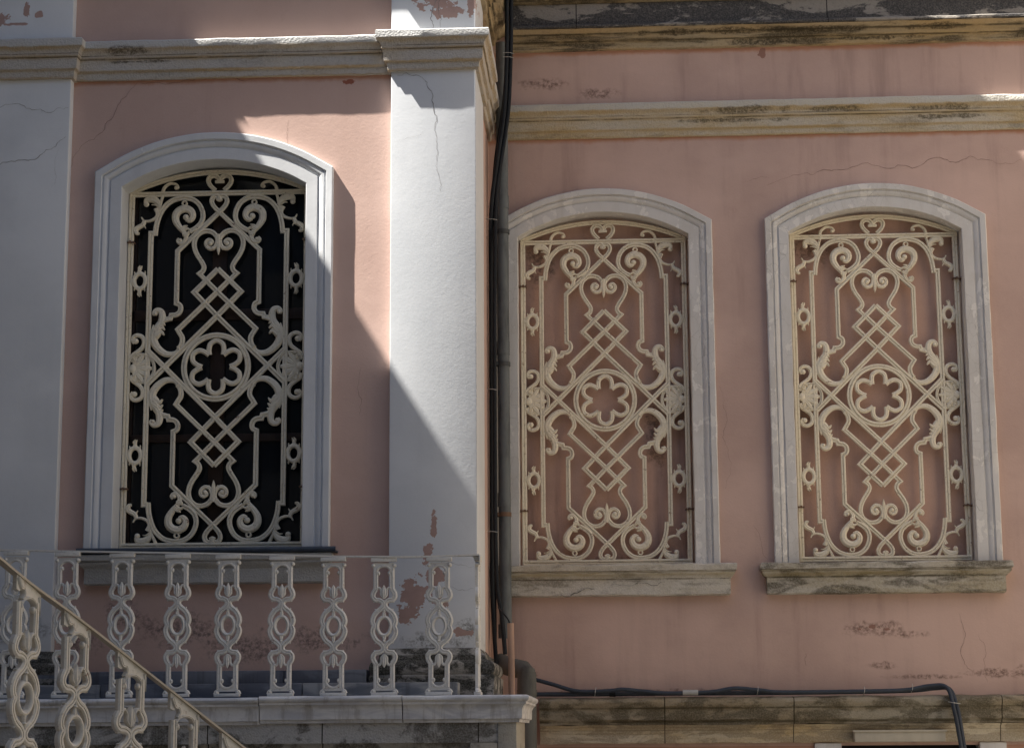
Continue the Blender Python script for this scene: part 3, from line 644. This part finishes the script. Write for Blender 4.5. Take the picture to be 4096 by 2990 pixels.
    # acanthus volutes inside the loops, with the small ring
    for sz in (1,-1):
        for sx in (1,-1):
            T = lambda p: (p[0]*sx, p[1], p[2]*sz+HB)
            g = G()
            g.add(*rib([(-0.212,0.832),(-0.222,0.862),(-0.252,0.898),(-0.275,0.938),(-0.275,0.978),(-0.252,1.006),(-0.213,1.016),(-0.178,0.997),(-0.168,0.963),(-0.186,0.938),(-0.210,0.944)], 0.020, 0.022, 0.017, wm=0.049), T=T)
            g.add(*dome(-0.211,0.960,0.019,0.019,0.018), T=T)
            g.add(*rib([(-0.216,0.86),(-0.208,0.825),(-0.224,0.796),(-0.249,0.792),(-0.262,0.809),(-0.252,0.824)], 0.032, 0.014, 0.013), T=T)
            g.add(*dome(-0.243,0.810,0.013,0.013,0.016), T=T)
            for (a_, b_, c_) in (((-0.235,0.87),(-0.205,0.885),(-0.178,0.872)),((-0.24,0.878),(-0.222,0.897),(-0.200,0.905)),((-0.228,0.85),(-0.205,0.852),(-0.188,0.868)),((-0.22,0.84),(-0.2,0.845),(-0.187,0.86))):
                g.add(*rib([a_,b_,c_], 0.032, 0.008, 0.017), T=T)
            g.build('volute', grille_m, root, base=1)
            g = G(); g.add(*ring(-0.222,1.050,0.014,0.014,0.011,18), T=T); g.build('ring', grille_m, root, base=1)
            # corner spray
            g = G()
            if sz == 1: g.add(*rib([(-0.352,1.118),(-0.366,1.09),(-0.378,1.037),(-0.392,0.985)], 0.020, 0.014, 0.012), T=T)
            else: g.add(*rib([(-0.340,1.118),(-0.356,1.085),(-0.378,1.037),(-0.392,0.985)], 0.022, 0.014, 0.012), T=T)
            g.add(*rib([(-0.374,1.030),(-0.395,1.064),(-0.430,1.084),(-0.462,1.078),(-0.474,1.056)], 0.016, 0.020, 0.014, wm=0.046), T=T)
            g.add(*dome(-0.466,1.050,0.017,0.017,0.015), T=T)
            g.add(*rib([(-0.385,1.03),(-0.41,1.045),(-0.432,1.045)], 0.016, 0.004), T=T)
            g.add(*rib([(-0.405,1.020),(-0.392,0.986),(-0.407,0.957),(-0.446,0.940),(-0.480,0.944),(-0.495,0.966)], 0.030, 0.008, 0.012), T=T)
            g.add(*rib([(-0.473,0.945),(-0.486,0.916),(-0.514,0.900),(-0.529,0.884),(-0.522,0.862),(-0.506,0.858)], 0.024, 0.014, 0.013, wm=0.032), T=T)
            g.add(*rib([(-0.490,0.918),(-0.476,0.908),(-0.466,0.892)], 0.016, 0.005), T=T)
            g.add(*rib([(-0.545,0.885),(-0.530,0.888),(-0.515,0.9)], 0.016, 0.014), T=T)
            g.build('corner_spray', grille_m, root, base=1)
            # leafy scroll beside the rail
            g = G()
            g.add(*rib([(-0.236,0.118),(-0.252,0.092),(-0.283,0.081),(-0.320,0.085),(-0.356,0.108),(-0.382,0.138),(-0.397,0.175),(-0.392,0.215),(-0.374,0.250),(-0.352,0.285),(-0.346,0.325),(-0.356,0.355),(-0.382,0.363),(-0.401,0.346),(-0.393,0.331)], 0.022, 0.018, 0.014, wm=0.050), T=T)
            g.add(*dome(-0.388,0.341,0.013,0.013,0.015), T=T)
            g.add(*rib([(-0.245,0.128),(-0.228,0.110)], 0.014, 0.014, 0.018), T=T)
            for (a_, b_, c_) in (((-0.385,0.200),(-0.352,0.222),(-0.330,0.203)),((-0.385,0.225),(-0.350,0.252),(-0.328,0.236)),((-0.372,0.250),(-0.350,0.276),(-0.325,0.268))):
                g.add(*rib([a_,b_,c_], 0.050, 0.008, 0.017), T=T)
            g.add(*rib([(-0.360,0.272),(-0.338,0.292),(-0.312,0.300),(-0.292,0.305)], 0.026, 0.020, 0.012), T=T)
            g.add(*rib([(-0.418,0.15),(-0.41,0.21),(-0.40,0.27)], 0.010, 0.006, 0.009, wm=0.022), T=T)
            g.build('leaf_scroll', grille_m, root, base=1)
            # side cartouche between frame and rail
            g = G(); cz = 0.552
            g.add(*ring(-0.494,cz,0.037,0.048,0.027,22,h=0.014), T=T)
            for s2 in (1,-1):
                g.add(*rib([(-0.494,cz+s2*0.045),(-0.497-0.002*s2,cz+s2*0.066),(-0.490,cz+s2*0.082),(-0.482,cz+s2*0.098)], 0.034, 0.005, 0.014), T=T)
                g.add(*rib([(-0.500,cz+s2*0.075),(-0.503,cz+s2*0.086),(-0.493,cz+s2*0.100)], 0.018, 0.006, 0.012), T=T)
                g.add(*rib([(-0.470,cz+s2*0.038),(-0.462,cz+s2*0.054),(-0.462,cz+s2*0.066)], 0.016, 0.003), T=T)
                g.add(*rib([(-0.516,cz+s2*0.038),(-0.527,cz+s2*0.052),(-0.528,cz+s2*0.062)], 0.016, 0.003), T=T)
            g.add(*rib([(-0.546,cz),(-0.528,cz)], 0.03, 0.03), T=T); g.add(*rib([(-0.458,cz),(-0.444,cz)], 0.03, 0.03), T=T)
            g.build('cartouche', grille_m, root, base=1)
        for sx in (1,-1):
            if sz == 1:
                T = lambda p: (p[0]*sx, p[1], p[2]+HB)
                g = G(); g.add(*rib(TOPQ['hookhi'], 0.022, 0.013, 0.012), T=T); g.add(*dome(-0.279,1.153,0.012,0.012,0.013), T=T); g.build('hook', grille_m, root, base=1)
    # side palmettes with their S-scrolls
    for sx in (1,-1):
        T = lambda p: (p[0]*sx, p[1], p[2]+HB)
        g = G(); cz = -0.006
        P = [(-0.468+0.080*cos(t), cz+0.088*sin(t)) for t in [radians(150-300*i/26) for i in range(27)]]
        V, F = bar(P, 0.020, raw=True); g.add(V, F, T=T)
        for an, ln, wd in ((0,0.118,0.040),(27,0.116,0.036),(-27,0.116,0.036),(53,0.108,0.034),(-53,0.108,0.034),(78,0.085,0.028),(-78,0.085,0.028)):
            t = radians(an); bx, bz = -0.520, cz
            g.add(*rib([(bx+0.012*cos(t), bz+0.012*sin(t)),(bx+ln*0.6*cos(t), bz+ln*0.6*sin(t)),(bx+ln*cos(t), bz+ln*sin(t))], 0.012, 0.018, 0.012, wm=wd), T=T)
        g.add(*[a for a in dome(-0.522,cz,0.024,0.030,0.016)], T=T)
        g.add([(-0.52+0.095*cos(radians(a)), 0.004, cz+0.085*sin(radians(a))) for a in range(-90,91,15)]+[(-0.52+0.095*cos(radians(a)), -0.003, cz+0.085*sin(radians(a))) for a in range(-90,91,15)],
              [tuple(range(13)), tuple(range(13,26))]+[(i,i+1,i+14,i+13) for i in range(12)], T=T)
        for s2 in (1,-1):
            g.add(*rib([(-0.500,cz+s2*0.045),(-0.520,cz+s2*0.062),(-0.505,cz+s2*0.085),(-0.482,cz+s2*0.072)], 0.010, 0.008, 0.016), T=T)
        g.build('palmette', grille_m, root, base=1)
        for s2 in (1,-1):
            g = G(); T2 = lambda p: (p[0]*sx, p[1], p[2]*s2+HB)
            g.add(*rib([(-0.540,0.058),(-0.525,0.080),(-0.500,0.098),(-0.472,0.120),(-0.457,0.148),(-0.458,0.178),(-0.475,0.198),(-0.501,0.205),(-0.523,0.196),(-0.530,0.173),(-0.518,0.154)], 0.024, 0.019, 0.013, wm=0.028), T=T2)
            g.add(*dome(-0.509,0.168,0.018,0.018,0.016), T=T2); g.build('side_scroll', grille_m, root, base=1)
    # central rosette
    g = G(); cz = HB-0.004
    g.add(*ring(0.0, cz, 0.201, 0.201, 0.034, 64, y0=-0.002, moulded=True))
    for k in range(6):
        t = radians(60*k)
        pts = [(-0.043,0.078),(-0.0465,0.112),(-0.037,0.148),(0.0,0.168),(0.037,0.148),(0.0465,0.112),(0.043,0.078)]
        P = [(x*cos(t)-z*sin(t), cz+x*sin(t)+z*cos(t)) for x, z in pts]
        g.add(*rib(P, 0.031, 0.031, 0.013, y0=-0.0005*k))
    g.build('rosette', grille_m, root, base=1)
    for sx in (1,-1):
        for zz in (0.800,-0.760):
            g = G(); g.add(*bbox(-0.590*sx-0.006 if sx == 1 else 0.545, -0.545 if sx == 1 else 0.596, -0.020, 0.012, zz-0.005+HB, zz+0.005+HB, 0.003))
            g.add(*tube([(-0.556*sx,-0.034,zz+HB),(-0.556*sx,-0.016,zz+HB)], 0.009, 8)); g.add(*tube([(-0.538*sx,-0.026,zz+HB),(-0.538*sx,0.03,zz+HB)], 0.006, 8))
            g.add(*tube([(-0.588*sx,-0.026,zz+HB),(-0.588*sx,0.03,zz+HB)], 0.007, 8)); g.build('clamp', rust_m, root, base=1)
    return root
def copy_tree(o, parent=None):
    c = o.copy(); col.objects.link(c); c.parent = parent
    for ch in [k for k in bpy.data.objects if k.parent == o]: copy_tree(ch, c)
    return c
gr = build_grille()
gl = ['ornate cream iron grille over the dark glazed window of the forward wing', 'ornate cream iron grille over the blind window next to the drainpipe', 'ornate cream iron grille over the blind window farthest to the right, above the darker sill']
for i in range(3):
    o = gr if i == 0 else copy_tree(gr)
    o.location = (CX[i], -1.394 if i == 0 else 0.0, (2.2467, 2.2360, 2.2391)[i]-HB); o['label'] = gl[i]; o['group'] = 'cast iron window grilles'

# ================================================================== terrace with marble steps and cap
terr = thing('terrace', (-2.5, -1.8, GROUND), 'low stained stone terrace with marble cap under the left window', 'terrace')
TY, TX = -2.13, -0.555
g = G(); g.add(*box(-6.5, TX-0.10, TY, YL, -0.055, 0.06)); g.add(*box(-6.5, TX-0.26, TY+0.03, YL, GROUND, -0.05)); g.build('wall', terr_m, terr, smooth=False)
g = G(); g.add(*bbox(TX-0.105, TX, TY-0.006, -1.12, -0.30, 0.06, 0.006)); g.add(*bbox(TX-0.25, TX-0.008, TY-0.012, -1.2, GROUND, -0.305, 0.006)); g.add(*bbox(TX-0.262,TX-0.108,TY-0.003,-1.3,-0.3,-0.056,0.006)); g.build('quoin', quoin_m, terr)
CAP = [(-0.25,0.056),(0.015,0.056),(0.018,0.072),(0.030,0.076),(0.032,0.092),(0.034,0.128),(0.040,0.145),(0.050,0.156),(0.056,0.158),(0.057,0.170),(0.064,0.174),(0.071,0.182),(0.073,0.192),(0.070,0.200),(0.060,0.206),(-0.25,0.208)]
xs = [(-6.5,-3.7),(-3.695,-2.006),(-2.0,-1.196),(-1.19,None)]
for i, (a, b) in enumerate(xs):
    g = G(); dz = (0.0,-0.006,0.001,0.0)[i]
    pr = [(n, z+dz) for n, z in CAP]
    path = [(a,TY),(b,TY)] if b is not None else [(a,TY),(TX,TY),(TX,-0.85)]
    g.add(*sweep(path, pr, 'xy', step=0.05, jit=0.0022, seed=i*3)); g.build('cap_slab', marble_m, terr)
g = G(); g.add(*bbox(-6.5,TX-0.02,TY+0.04,-0.86,0.15,0.2045,0.004)); g.build('floor_slab', step_m, terr)
x = -6.4; i = 0
while x < -0.95:
    L = random.uniform(0.7, 1.25); b = min(x+L, -0.90)
    if b > -1.15: b = -0.90
    g = G(); g.add(*bbox(x, b-0.004, -1.90, YL, 0.2055, 0.286, 0.006)); g.build('step_block', step_pale_m if i % 2 else step_m, terr); x = b; i += 1
x = -6.2
while x < -1.48:
    L = random.uniform(0.9, 1.4); b = min(x+L, -1.45)
    if b > -1.8: b = -1.45
    g = G(); g.add(*bbox(x, b-0.004, -1.72, YL+0.0, 0.287, 0.366, 0.006)); g.build('skirting_block', step_m, terr); x = b

# ================================================================== balusters
BS = 0.000540
def bz(pts): return [((p[0]-388)*BS, (1595-p[1])*BS)+tuple(p[2:]) for p in pts]
BY = -2.05
UP = [(301,470,1),(278,508),(272,550),(298,584),(338,590),(372,612),(376,648),(350,684),(312,712),(280,758),(266,815),(286,868)]
def flip(pts): return [(p[0], 1730-p[1])+tuple(p[2:]) for p in pts]
def baluster(parent, stair=0.0, mat=None):
    """cast baluster, base at z=0, facing -Y, children of nothing: one mesh"""
    g = G(); w0 = 0.0285
    def bb(path, wd, k): 
        P = bz(path)
        for sx in (1,-1):
            V, F = sweep(crs(P, 5), [(-wd/2,-0.011),(-wd/2,0.006),(-wd*0.25,0.012),(-wd*0.02,0.0115),(wd*0.06,0.006),(wd*0.14,0.0115),(wd*0.34,0.012),(wd/2,0.006),(wd/2,-0.011)], 'xz')
            g.add([(x*sx, y-0.0007*k-0.0003*sx, z) for x, y, z in V], F)
    bb([(301,252,1),(301,478,1)], 0.028, 0); bb(UP, w0, 1); bb(flip(UP), w0, 2); bb([(301,1252,1),(301,1510,1)], 0.028, 0)
    for pp in ([(300,578),(292,600),(278,612)],[(322,706),(306,698),(290,680)]):
        for ff in (0, 1):
            P = bz(flip(pp) if ff else pp)
            for sx in (1,-1):
                V, F = rib(P, 0.020, 0.006, 0.012); g.add([(x*sx, y, z) for x, y, z in V], F)
    # arched ends
    for fl in (0, 1):
        P = [(388-64*cos(pi*i/10), 286-52*sin(pi*i/10)) for i in range(11)]
        P = [(301-14,300),(324,300)]+P[1:-1]+[(452,300),(475+14,300),(487,262),(500,240),(500,192),(276,192),(276,240),(289,262)]
        if fl: P = [(p[0], 1730-p[1]+4) for p in P]
        Z = bz(P)
        top = 1e9
        if stair and not fl:
            # sheared head plate following the hand rail
            def sh(x): return -stair*x
            Z = Z[:15]+[(Z[15][0]+0.004, 0.742+sh(0.06)),(0.066, 0.742+sh(0.066)),(-0.066, 0.742+sh(-0.066)+0.0),(-0.066,0.765),(-0.042,0.765),(-0.036,0.742)][0:6]
            Z = bz(P[:15])+[(0.060,0.706),(0.067,0.700),(0.067,0.790-stair*0.067),(-0.067,0.790+stair*0.067),(-0.067,0.768),(-0.050,0.760),(-0.040,0.772),(-0.030,0.768),(-0.026,0.750),(-0.034,0.730),(-0.054,0.724)]
        n = len(Z)
        bm = bmesh.new(); lo = [bm.verts.new((x, 0.011, z)) for x, z in Z]; f = bm.faces.new(lo)
        r = bmesh.ops.extrude_face_region(bm, geom=[f]); 
        for v in [e for e in r['geom'] if isinstance(e, bmesh.types.BMVert)]: v.co.y = -0.007
        bmesh.ops.triangulate(bm, faces=[f_ for f_ in bm.faces if len(f_.verts) > 4]); bm.verts.index_update()
        g.add([tuple(v.co) for v in bm.verts], [tuple(v.index for v in f_.verts) for f_ in bm.faces]); bm.free()
        A = [(388-76*cos(pi*i/12), 292-66*sin(pi*i/12)) for i in range(13)]
        if fl: A = [(p[0], 1730-p[1]+4) for p in A]
        g.add(*rib(bz(A), 0.013, 0.013, 0.015, n=2))
        if not (stair and not fl):
            for sx in (-1, 1):
                c = bz([(388+sx*112, (218 if not fl else 1552))])[0]
                g.add(*dome(c[0], c[1], 0.0125, 0.0125, 0.016, back=0.010, n=12, rings=3))
    for x_, z_ in ((-1,300),(1,300),(-1,1434),(1,1434)):   # cusps of the arches
        c = bz([(388+x_*56, z_)])[0]; g.add(*dome(c[0], c[1], 0.009, 0.013, 0.013, n=10, rings=3))
    if stair:
        g.add(*rib([(-0.060,0.790+stair*0.06-0.015),(-0.045,0.775),(-0.030,0.770),(-0.024,0.752),(-0.034,0.734)], 0.018, 0.012, 0.016))
        g.add(*rib([(0.058,0.745),(0.062,0.715),(0.066,0.68)], 0.018, 0.003, 0.013))
    else: g.add(*bbox(-0.073,0.073,-0.020,0.016,(1595-178)*BS,(1595-135)*BS,0.003))
    g.add(*bbox(-0.074,0.074,-0.022,0.018,0.0,0.018,0.004))
    for sx in (-1,1): g.add(*rib([(sx*0.072,0.014),(sx*0.066,0.030),(sx*0.050,0.038)], 0.020, 0.008, 0.014))
    # middle oval with pointed ends and pins
    O = []
    for i in range(28):
        t = 2*pi*i/28; rx = 0.0385; rz = 0.0525
        O.append((rx*cos(t), 865.0*0+((1595-865)*BS)+rz*sin(t)*1.0))
    wd = 0.0215
    g.add(*sweep(O, [(-wd*0.5,-0.012),(-wd*0.5,0.004),(-wd*0.3,0.011),(0,0.014),(wd*0.3,0.011),(wd*0.5,0.004),(wd*0.5,-0.012)], 'xz', closed=True))
    c0 = (1595-865)*BS
    for s in (1,-1):
        T = lambda p: (p[0], p[1]-0.002, c0+s*p[2])
        g.add(*rib([(0,0.058),(0,0.075),(0,0.092)], 0.026, 0.012, 0.013), T=T); g.add(*dome(0,0.086,0.010,0.007,0.016,back=0.011,n=10,rings=3), T=T)
        g.add(*rib([(0,0.088),(0,0.105),(0,0.125)], 0.010, 0.012, 0.012), T=T)
        # tulip bud
        g.add(*rib([(0,0.158),(0,0.185),(0,0.212),(0,0.236)], 0.014, 0.003, 0.017, wm=0.030), T=T)
        for sx in (1,-1):
            T2 = lambda p: (p[0]*sx, p[1]-0.001-0.0004*sx, c0+s*p[2])
            g.add(*rib([(0.004,0.165),(0.016,0.180),(0.017,0.205),(0.028,0.221),(0.044,0.214)], 0.014, 0.013, 0.013), T=T2)
            g.add(*rib([(0.055,0.060*0.05),(0.050,0.0)], 0.016, 0.016, 0.010), T=T2)
    for sx in (-1,1): g.add(*dome(sx*0.052, c0, 0.012, 0.016, 0.013, back=0.011, n=12, rings=3))
    return g

rail = thing('balcony_railing', (-2.2, BY, 0.205), 'ivory iron balustrade standing level on the marble cap below the left window', 'railing')
BZ0 = 0.209
def railz(x):
    K = [(-6.5,1.075),(-3.556,1.059),(-3.0,1.043),(-2.092,1.018),(-1.6,1.0),(-1.136,0.992),(-0.77,1.000)]
    for a, b in zip(K[:-1], K[1:]):
        if x <= b[0]: return a[1]+(b[1]-a[1])*(x-a[0])/(b[0]-a[0])
    return K[-1][1]
proto = baluster(rail).build('baluster', rail_m, None)
xsb = [-3.77,-3.459,-3.147,-2.831,-2.502,-2.209,-1.903,-1.601,-1.31,-0.999]
H0 = (1595-135)*BS
for i, x in enumerate(xsb):
    o = proto if i == 0 else proto.copy()
    if i: col.objects.link(o)
    o.parent = rail; hz = railz(x)-0.006-BZ0
    o.location = Vector((x, BY, BZ0))-rail.location; o.scale = (1, 1, hz/H0); o.rotation_euler = (radians(random.uniform(-0.5,0.5)), radians(random.uniform(-0.5,0.5)), radians(random.uniform(-3,3)))
e = proto.copy(); col.objects.link(e); e.parent = rail; e.location = Vector((-0.782, BY+0.07, BZ0))-rail.location; e.rotation_euler = (0,0,pi/2); e.scale = (1,1,(railz(-0.78)-0.006-BZ0)/H0)
g = G(); P = [(-6.5+0.1*i, 0) for i in range(0, 58)]+[(-0.765,0)]
V = []; 
for x, _ in P:
    z = railz(x)
    V += [(x,BY-0.022,z-0.005),(x,BY-0.022,z+0.004),(x,BY+0.022,z+0.004),(x,BY+0.022,z-0.005)]
F = [(4*i+j, 4*i+(j+1)%4, 4*i+4+(j+1)%4, 4*i+4+j) for i in range(len(P)-1) for j in range(4)]+[(3,2,1,0),tuple(range(4*len(P)-4,4*len(P)))]
g.add(V, F); g.add(*bbox(-0.806,-0.762,BY+0.02,BY+0.16,0.989,0.999,0.003)); g.add(*bbox(-0.768,-0.760,BY-0.02,BY+0.03,0.945,0.997,0.002))
g.build('handrail', rail_m, rail)

# stair railing, nearer the camera, going down towards the right and turning in
srl = thing('stair_railing', (-2.3, -5.4, -0.6), 'yellowed iron stair railing sloping down to the right at lower left', 'railing')
SB = [(-2.430,-5.86,0.725,72),(-2.313,-5.60,0.590,68),(-2.181,-5.35,0.463,60),(-2.008,-5.12,0.300,52),(-1.826,-4.92,0.133,48),(-1.640,-4.735,-0.035,47)]
sp = baluster(srl, stair=0.55).build('baluster', rail2_m, None)
for i, (x, y, zt, ang) in enumerate(SB):
    o = sp if i == 0 else sp.copy()
    if i: col.objects.link(o)
    o.parent = srl; o.rotation_euler = (0,0,radians(ang)); o.scale = (1.13,1.12,1.13)
    o.location = Vector((x, y, zt-0.79*1.13))-srl.location
R3 = [(-2.56,-6.12,0.865)]+[(x,y,z+0.002) for x,y,z,_ in SB]+[(-1.44,-4.54,-0.21),(-1.2,-4.34,-0.41)]
g = G(); C = crs3(R3, 6); V = []
for i, p in enumerate(C):
    a = Vector(C[max(i-1,0)]); b = Vector(C[min(i+1,len(C)-1)]); t = (b-a); t.z = 0; t.normalize(); n = Vector((-t.y, t.x, 0))
    for s, dz in ((-1,-0.006),(-1,0.004),(1,0.004),(1,-0.006)): V.append(tuple(Vector(p)+n*s*0.018+Vector((0,0,dz))))
F = [(4*i+j, 4*i+(j+1)%4, 4*i+4+(j+1)%4, 4*i+4+j) for i in range(len(C)-1) for j in range(4)]+[(3,2,1,0),tuple(range(4*len(C)-4,4*len(C)))]
g.add(V, F); g.build('handrail', hand_m, srl)
st = thing('staircase', (-3.2,-5.2,GROUND), 'stone steps of the outer stair below the sloping railing', 'stairs')
for i, (x, y, zt, ang) in enumerate(SB+[(-1.44,-4.54,-0.21,50),(-1.25,-4.37,-0.37,50)]):
    top = zt-0.79*1.13-0.04; t = Vector((cos(radians(ang)), sin(radians(ang)), 0)); n = Vector((-t.y, t.x, 0))
    if top < GROUND+0.05: break
    a = Vector((x,y,0))-t*0.16-n*0.08; b = Vector((x,y,0))+t*0.16-n*0.08; c = b+n*1.2; d = a+n*1.2
    V = [(p.x,p.y,z) for z in (GROUND, top-0.002*i) for p in (a,b,c,d)]
    g = G(); g.add(V, [(0,3,2,1),(4,5,6,7),(0,1,5,4),(1,2,6,5),(2,3,7,6),(3,0,4,7)]); g.build('step', marble_m, st, smooth=False)

# ================================================================== pipes and cables in the corner
dp = thing('drainpipe', (-0.72,-0.25,0.5), 'tall grey drainpipe in the corner where the two wings meet', 'drainpipe')
g = G(); g.add(*tube([(-0.722,-0.25,4.72),(-0.722,-0.25,3.3),(-0.720,-0.25,2.0),(-0.716,-0.25,0.62)], 0.041, 20)); g.build('pipe', pipe_m, dp)
for z in (3.62, 2.60, 1.57, 0.70):
    g = G(); g.add(*tube([(-0.721,-0.25,z),(-0.721,-0.25,z-0.09)], 0.0445, 20)); g.build('collar', pipe_m, dp)
for z in (3.38, 2.46, 1.44):
    g = G(); g.add(*tube([(-0.721,-0.25,z),(-0.721,-0.25,z-0.028)], 0.0475, 20)); g.add(*bbox(-0.735,-0.71,-0.21,-0.10,z-0.024,z-0.004,0.002)); g.add(*bbox(-0.775,-0.755,-0.29,-0.25,z-0.024,z-0.002,0.002)); g.build('bracket', rust_m if z < 2 else pipe_dark, dp)
lp = thing('drainpipe', (-0.56,-0.42,GROUND), 'wide dusty grey drainpipe with mitred elbow behind the marble cap', 'drainpipe')
g = G(); g.add(*tube([(-0.572,-0.42,GROUND),(-0.572,-0.42,0.2),(-0.572,-0.42,0.355),(-0.574,-0.418,0.375)], 0.062, 24)); g.build('pipe', low_pipe_m, lp)
g = G(); g.add(*tube([(-0.5725,-0.42,0.34),(-0.576,-0.416,0.378),(-0.592,-0.398,0.396),(-0.70,-0.28,0.425),(-0.76,-0.21,0.455)], 0.0605, 24)); g.build('elbow', low_pipe_m, lp)
g = G(); g.add(*tube([(-0.572,-0.42,0.27),(-0.572,-0.42,0.235)], 0.065, 24)); g.build('collar', low_pipe_m, lp)
sp_ = thing('pipe', (-0.648,-0.90,0.208), 'short salmon painted pipe standing upright on the marble cap', 'pipe')
g = G(); g.add(*tube([(-0.645,-0.90,0.208),(-0.646,-0.90,0.4),(-0.650,-0.90,0.672)], 0.0205, 18)); g.build('tube', salmon_m, sp_)
g = G(); g.add(*tube(crs3([(-0.652,-0.90,0.66),(-0.668,-0.88,0.70),(-0.70,-0.82,0.74),(-0.735,-0.75,0.78)]), 0.005, 8)); g.build('wire', cable_m, sp_)
cb = thing('cable_bundle', (-0.76,-0.35,0.4), 'black cable bundle hanging beside the corner drainpipe', 'cable')
def cab(pts, r, name='cable', mat=None):
    g = G(); g.add(*tube(crs3(pts, 8), r, 12)); g.build(name, mat or cable_m, cb)
cab([(-0.645,-0.40,5.3),(-0.645,-0.40,4.9),(-0.650,-0.40,4.6),(-0.668,-0.40,4.2),(-0.710,-0.40,3.9),(-0.755,-0.38,3.6),(-0.768,-0.36,3.2),(-0.775,-0.36,2.4),(-0.775,-0.36,1.4),(-0.765,-0.36,0.95),(-0.735,-0.36,0.75),(-0.715,-0.36,0.5)], 0.0145)
cab([(-0.674,-0.42,5.3),(-0.674,-0.42,4.9),(-0.679,-0.42,4.5),(-0.699,-0.42,4.15),(-0.742,-0.42,3.85),(-0.790,-0.38,3.5),(-0.800,-0.30,3.0),(-0.802,-0.30,1.6),(-0.800,-0.30,0.9),(-0.775,-0.30,0.4)], 0.014)
cab([(-0.69,-0.34,5.2),(-0.68,-0.34,4.7),(-0.70,-0.34,4.3),(-0.77,-0.3,3.8),(-0.80,-0.22,3.2),(-0.80,-0.2,2.0),(-0.79,-0.2,0.6)], 0.012)
for (x, y, z) in ((-0.655,-0.43,4.58),(-0.657,-0.43,4.55),(-0.785,-0.38,2.25),(-0.785,-0.38,1.3),(-0.78,-0.38,3.42)):
    g = G(); g.add(*tube([(x-0.045,y-0.01,z+0.004),(x,y-0.022,z),(x+0.03,y-0.01,z-0.004)], 0.0022, 6)); g.build('cable_tie', tie_m, cb)

cn = thing('conduit', (0.8,YR-0.1,0.23), 'two slate blue corrugated conduits lying along the mossy ledge and bending down at the right', 'conduit')
def cor(pts, r, mat=conduit_m, name='tube'):
    C = crs3(pts, 26); g = G(); N = len(C)
    L = [0]
    for a, b in zip(C[:-1], C[1:]): L.append(L[-1]+math.dist(a, b))
    g.add(*tube(C, r, 12)); g.build(name, mat, cn)
ZT2 = 0.226
cor([(-0.62,YR-0.10,0.245),(-0.40,YR-0.10,0.243),(0.0,YR-0.10,0.242),(0.4,YR-0.10,0.243),(0.9,YR-0.10,0.242),(1.5,YR-0.10,0.244),(1.92,YR-0.10,0.25),(2.08,YR-0.11,0.264),(2.165,YR-0.15,0.256),(2.20,YR-0.19,0.15),(2.225,YR-0.19,-0.02),(2.255,YR-0.16,-0.3),(2.265,YR-0.15,-0.8)], 0.0145)
cor([(-0.60,YR-0.12,0.36),(-0.42,YR-0.12,0.31),(-0.25,YR-0.125,0.262),(-0.05,YR-0.135,0.262),(0.05,YR-0.14,0.270),(0.18,YR-0.13,0.258),(0.35,YR-0.13,0.244),(0.62,YR-0.13,0.25),(0.78,YR-0.135,0.272),(0.95,YR-0.135,0.258),(1.1,YR-0.135,0.245),(1.6,YR-0.135,0.247),(1.88,YR-0.135,0.253),(2.04,YR-0.14,0.278),(2.145,YR-0.175,0.266),(2.178,YR-0.21,0.13),(2.205,YR-0.21,-0.05),(2.235,YR-0.18,-0.3),(2.245,YR-0.17,-0.8)], 0.0135)
for x, z in ((-0.13,0.255),(0.93,0.255),(1.62,0.247),(1.93,0.262)):
    g = G(); g.add(*tube([(x-0.006,YR-0.10,z-0.028),(x-0.003,YR-0.156,z-0.006),(x,YR-0.153,z+0.012),(x+0.003,YR-0.11,z+0.03)], 0.0022, 6)); g.build('cable_tie', tie_m, cn)
g = G(); g.add(*tube([(2.145,YR-0.20,0.175),(2.175,YR-0.232,0.168),(2.222,YR-0.20,0.162)], 0.0024, 6)); g.build('cable_tie', tie_m, cn)
g = G(); g.add(*tube([(0.44,YR-0.13,0.2475),(0.54,YR-0.13,0.2475)], 0.0175, 14)); g.build('tape_wrap', tape_m, cn)
g = G(); g.add(*tube([(0.0-0.04,YR-0.10,0.2425),(0.0,YR-0.10,0.2425)], 0.0185, 14)); g.build('tape_wrap', cable_m, cn)
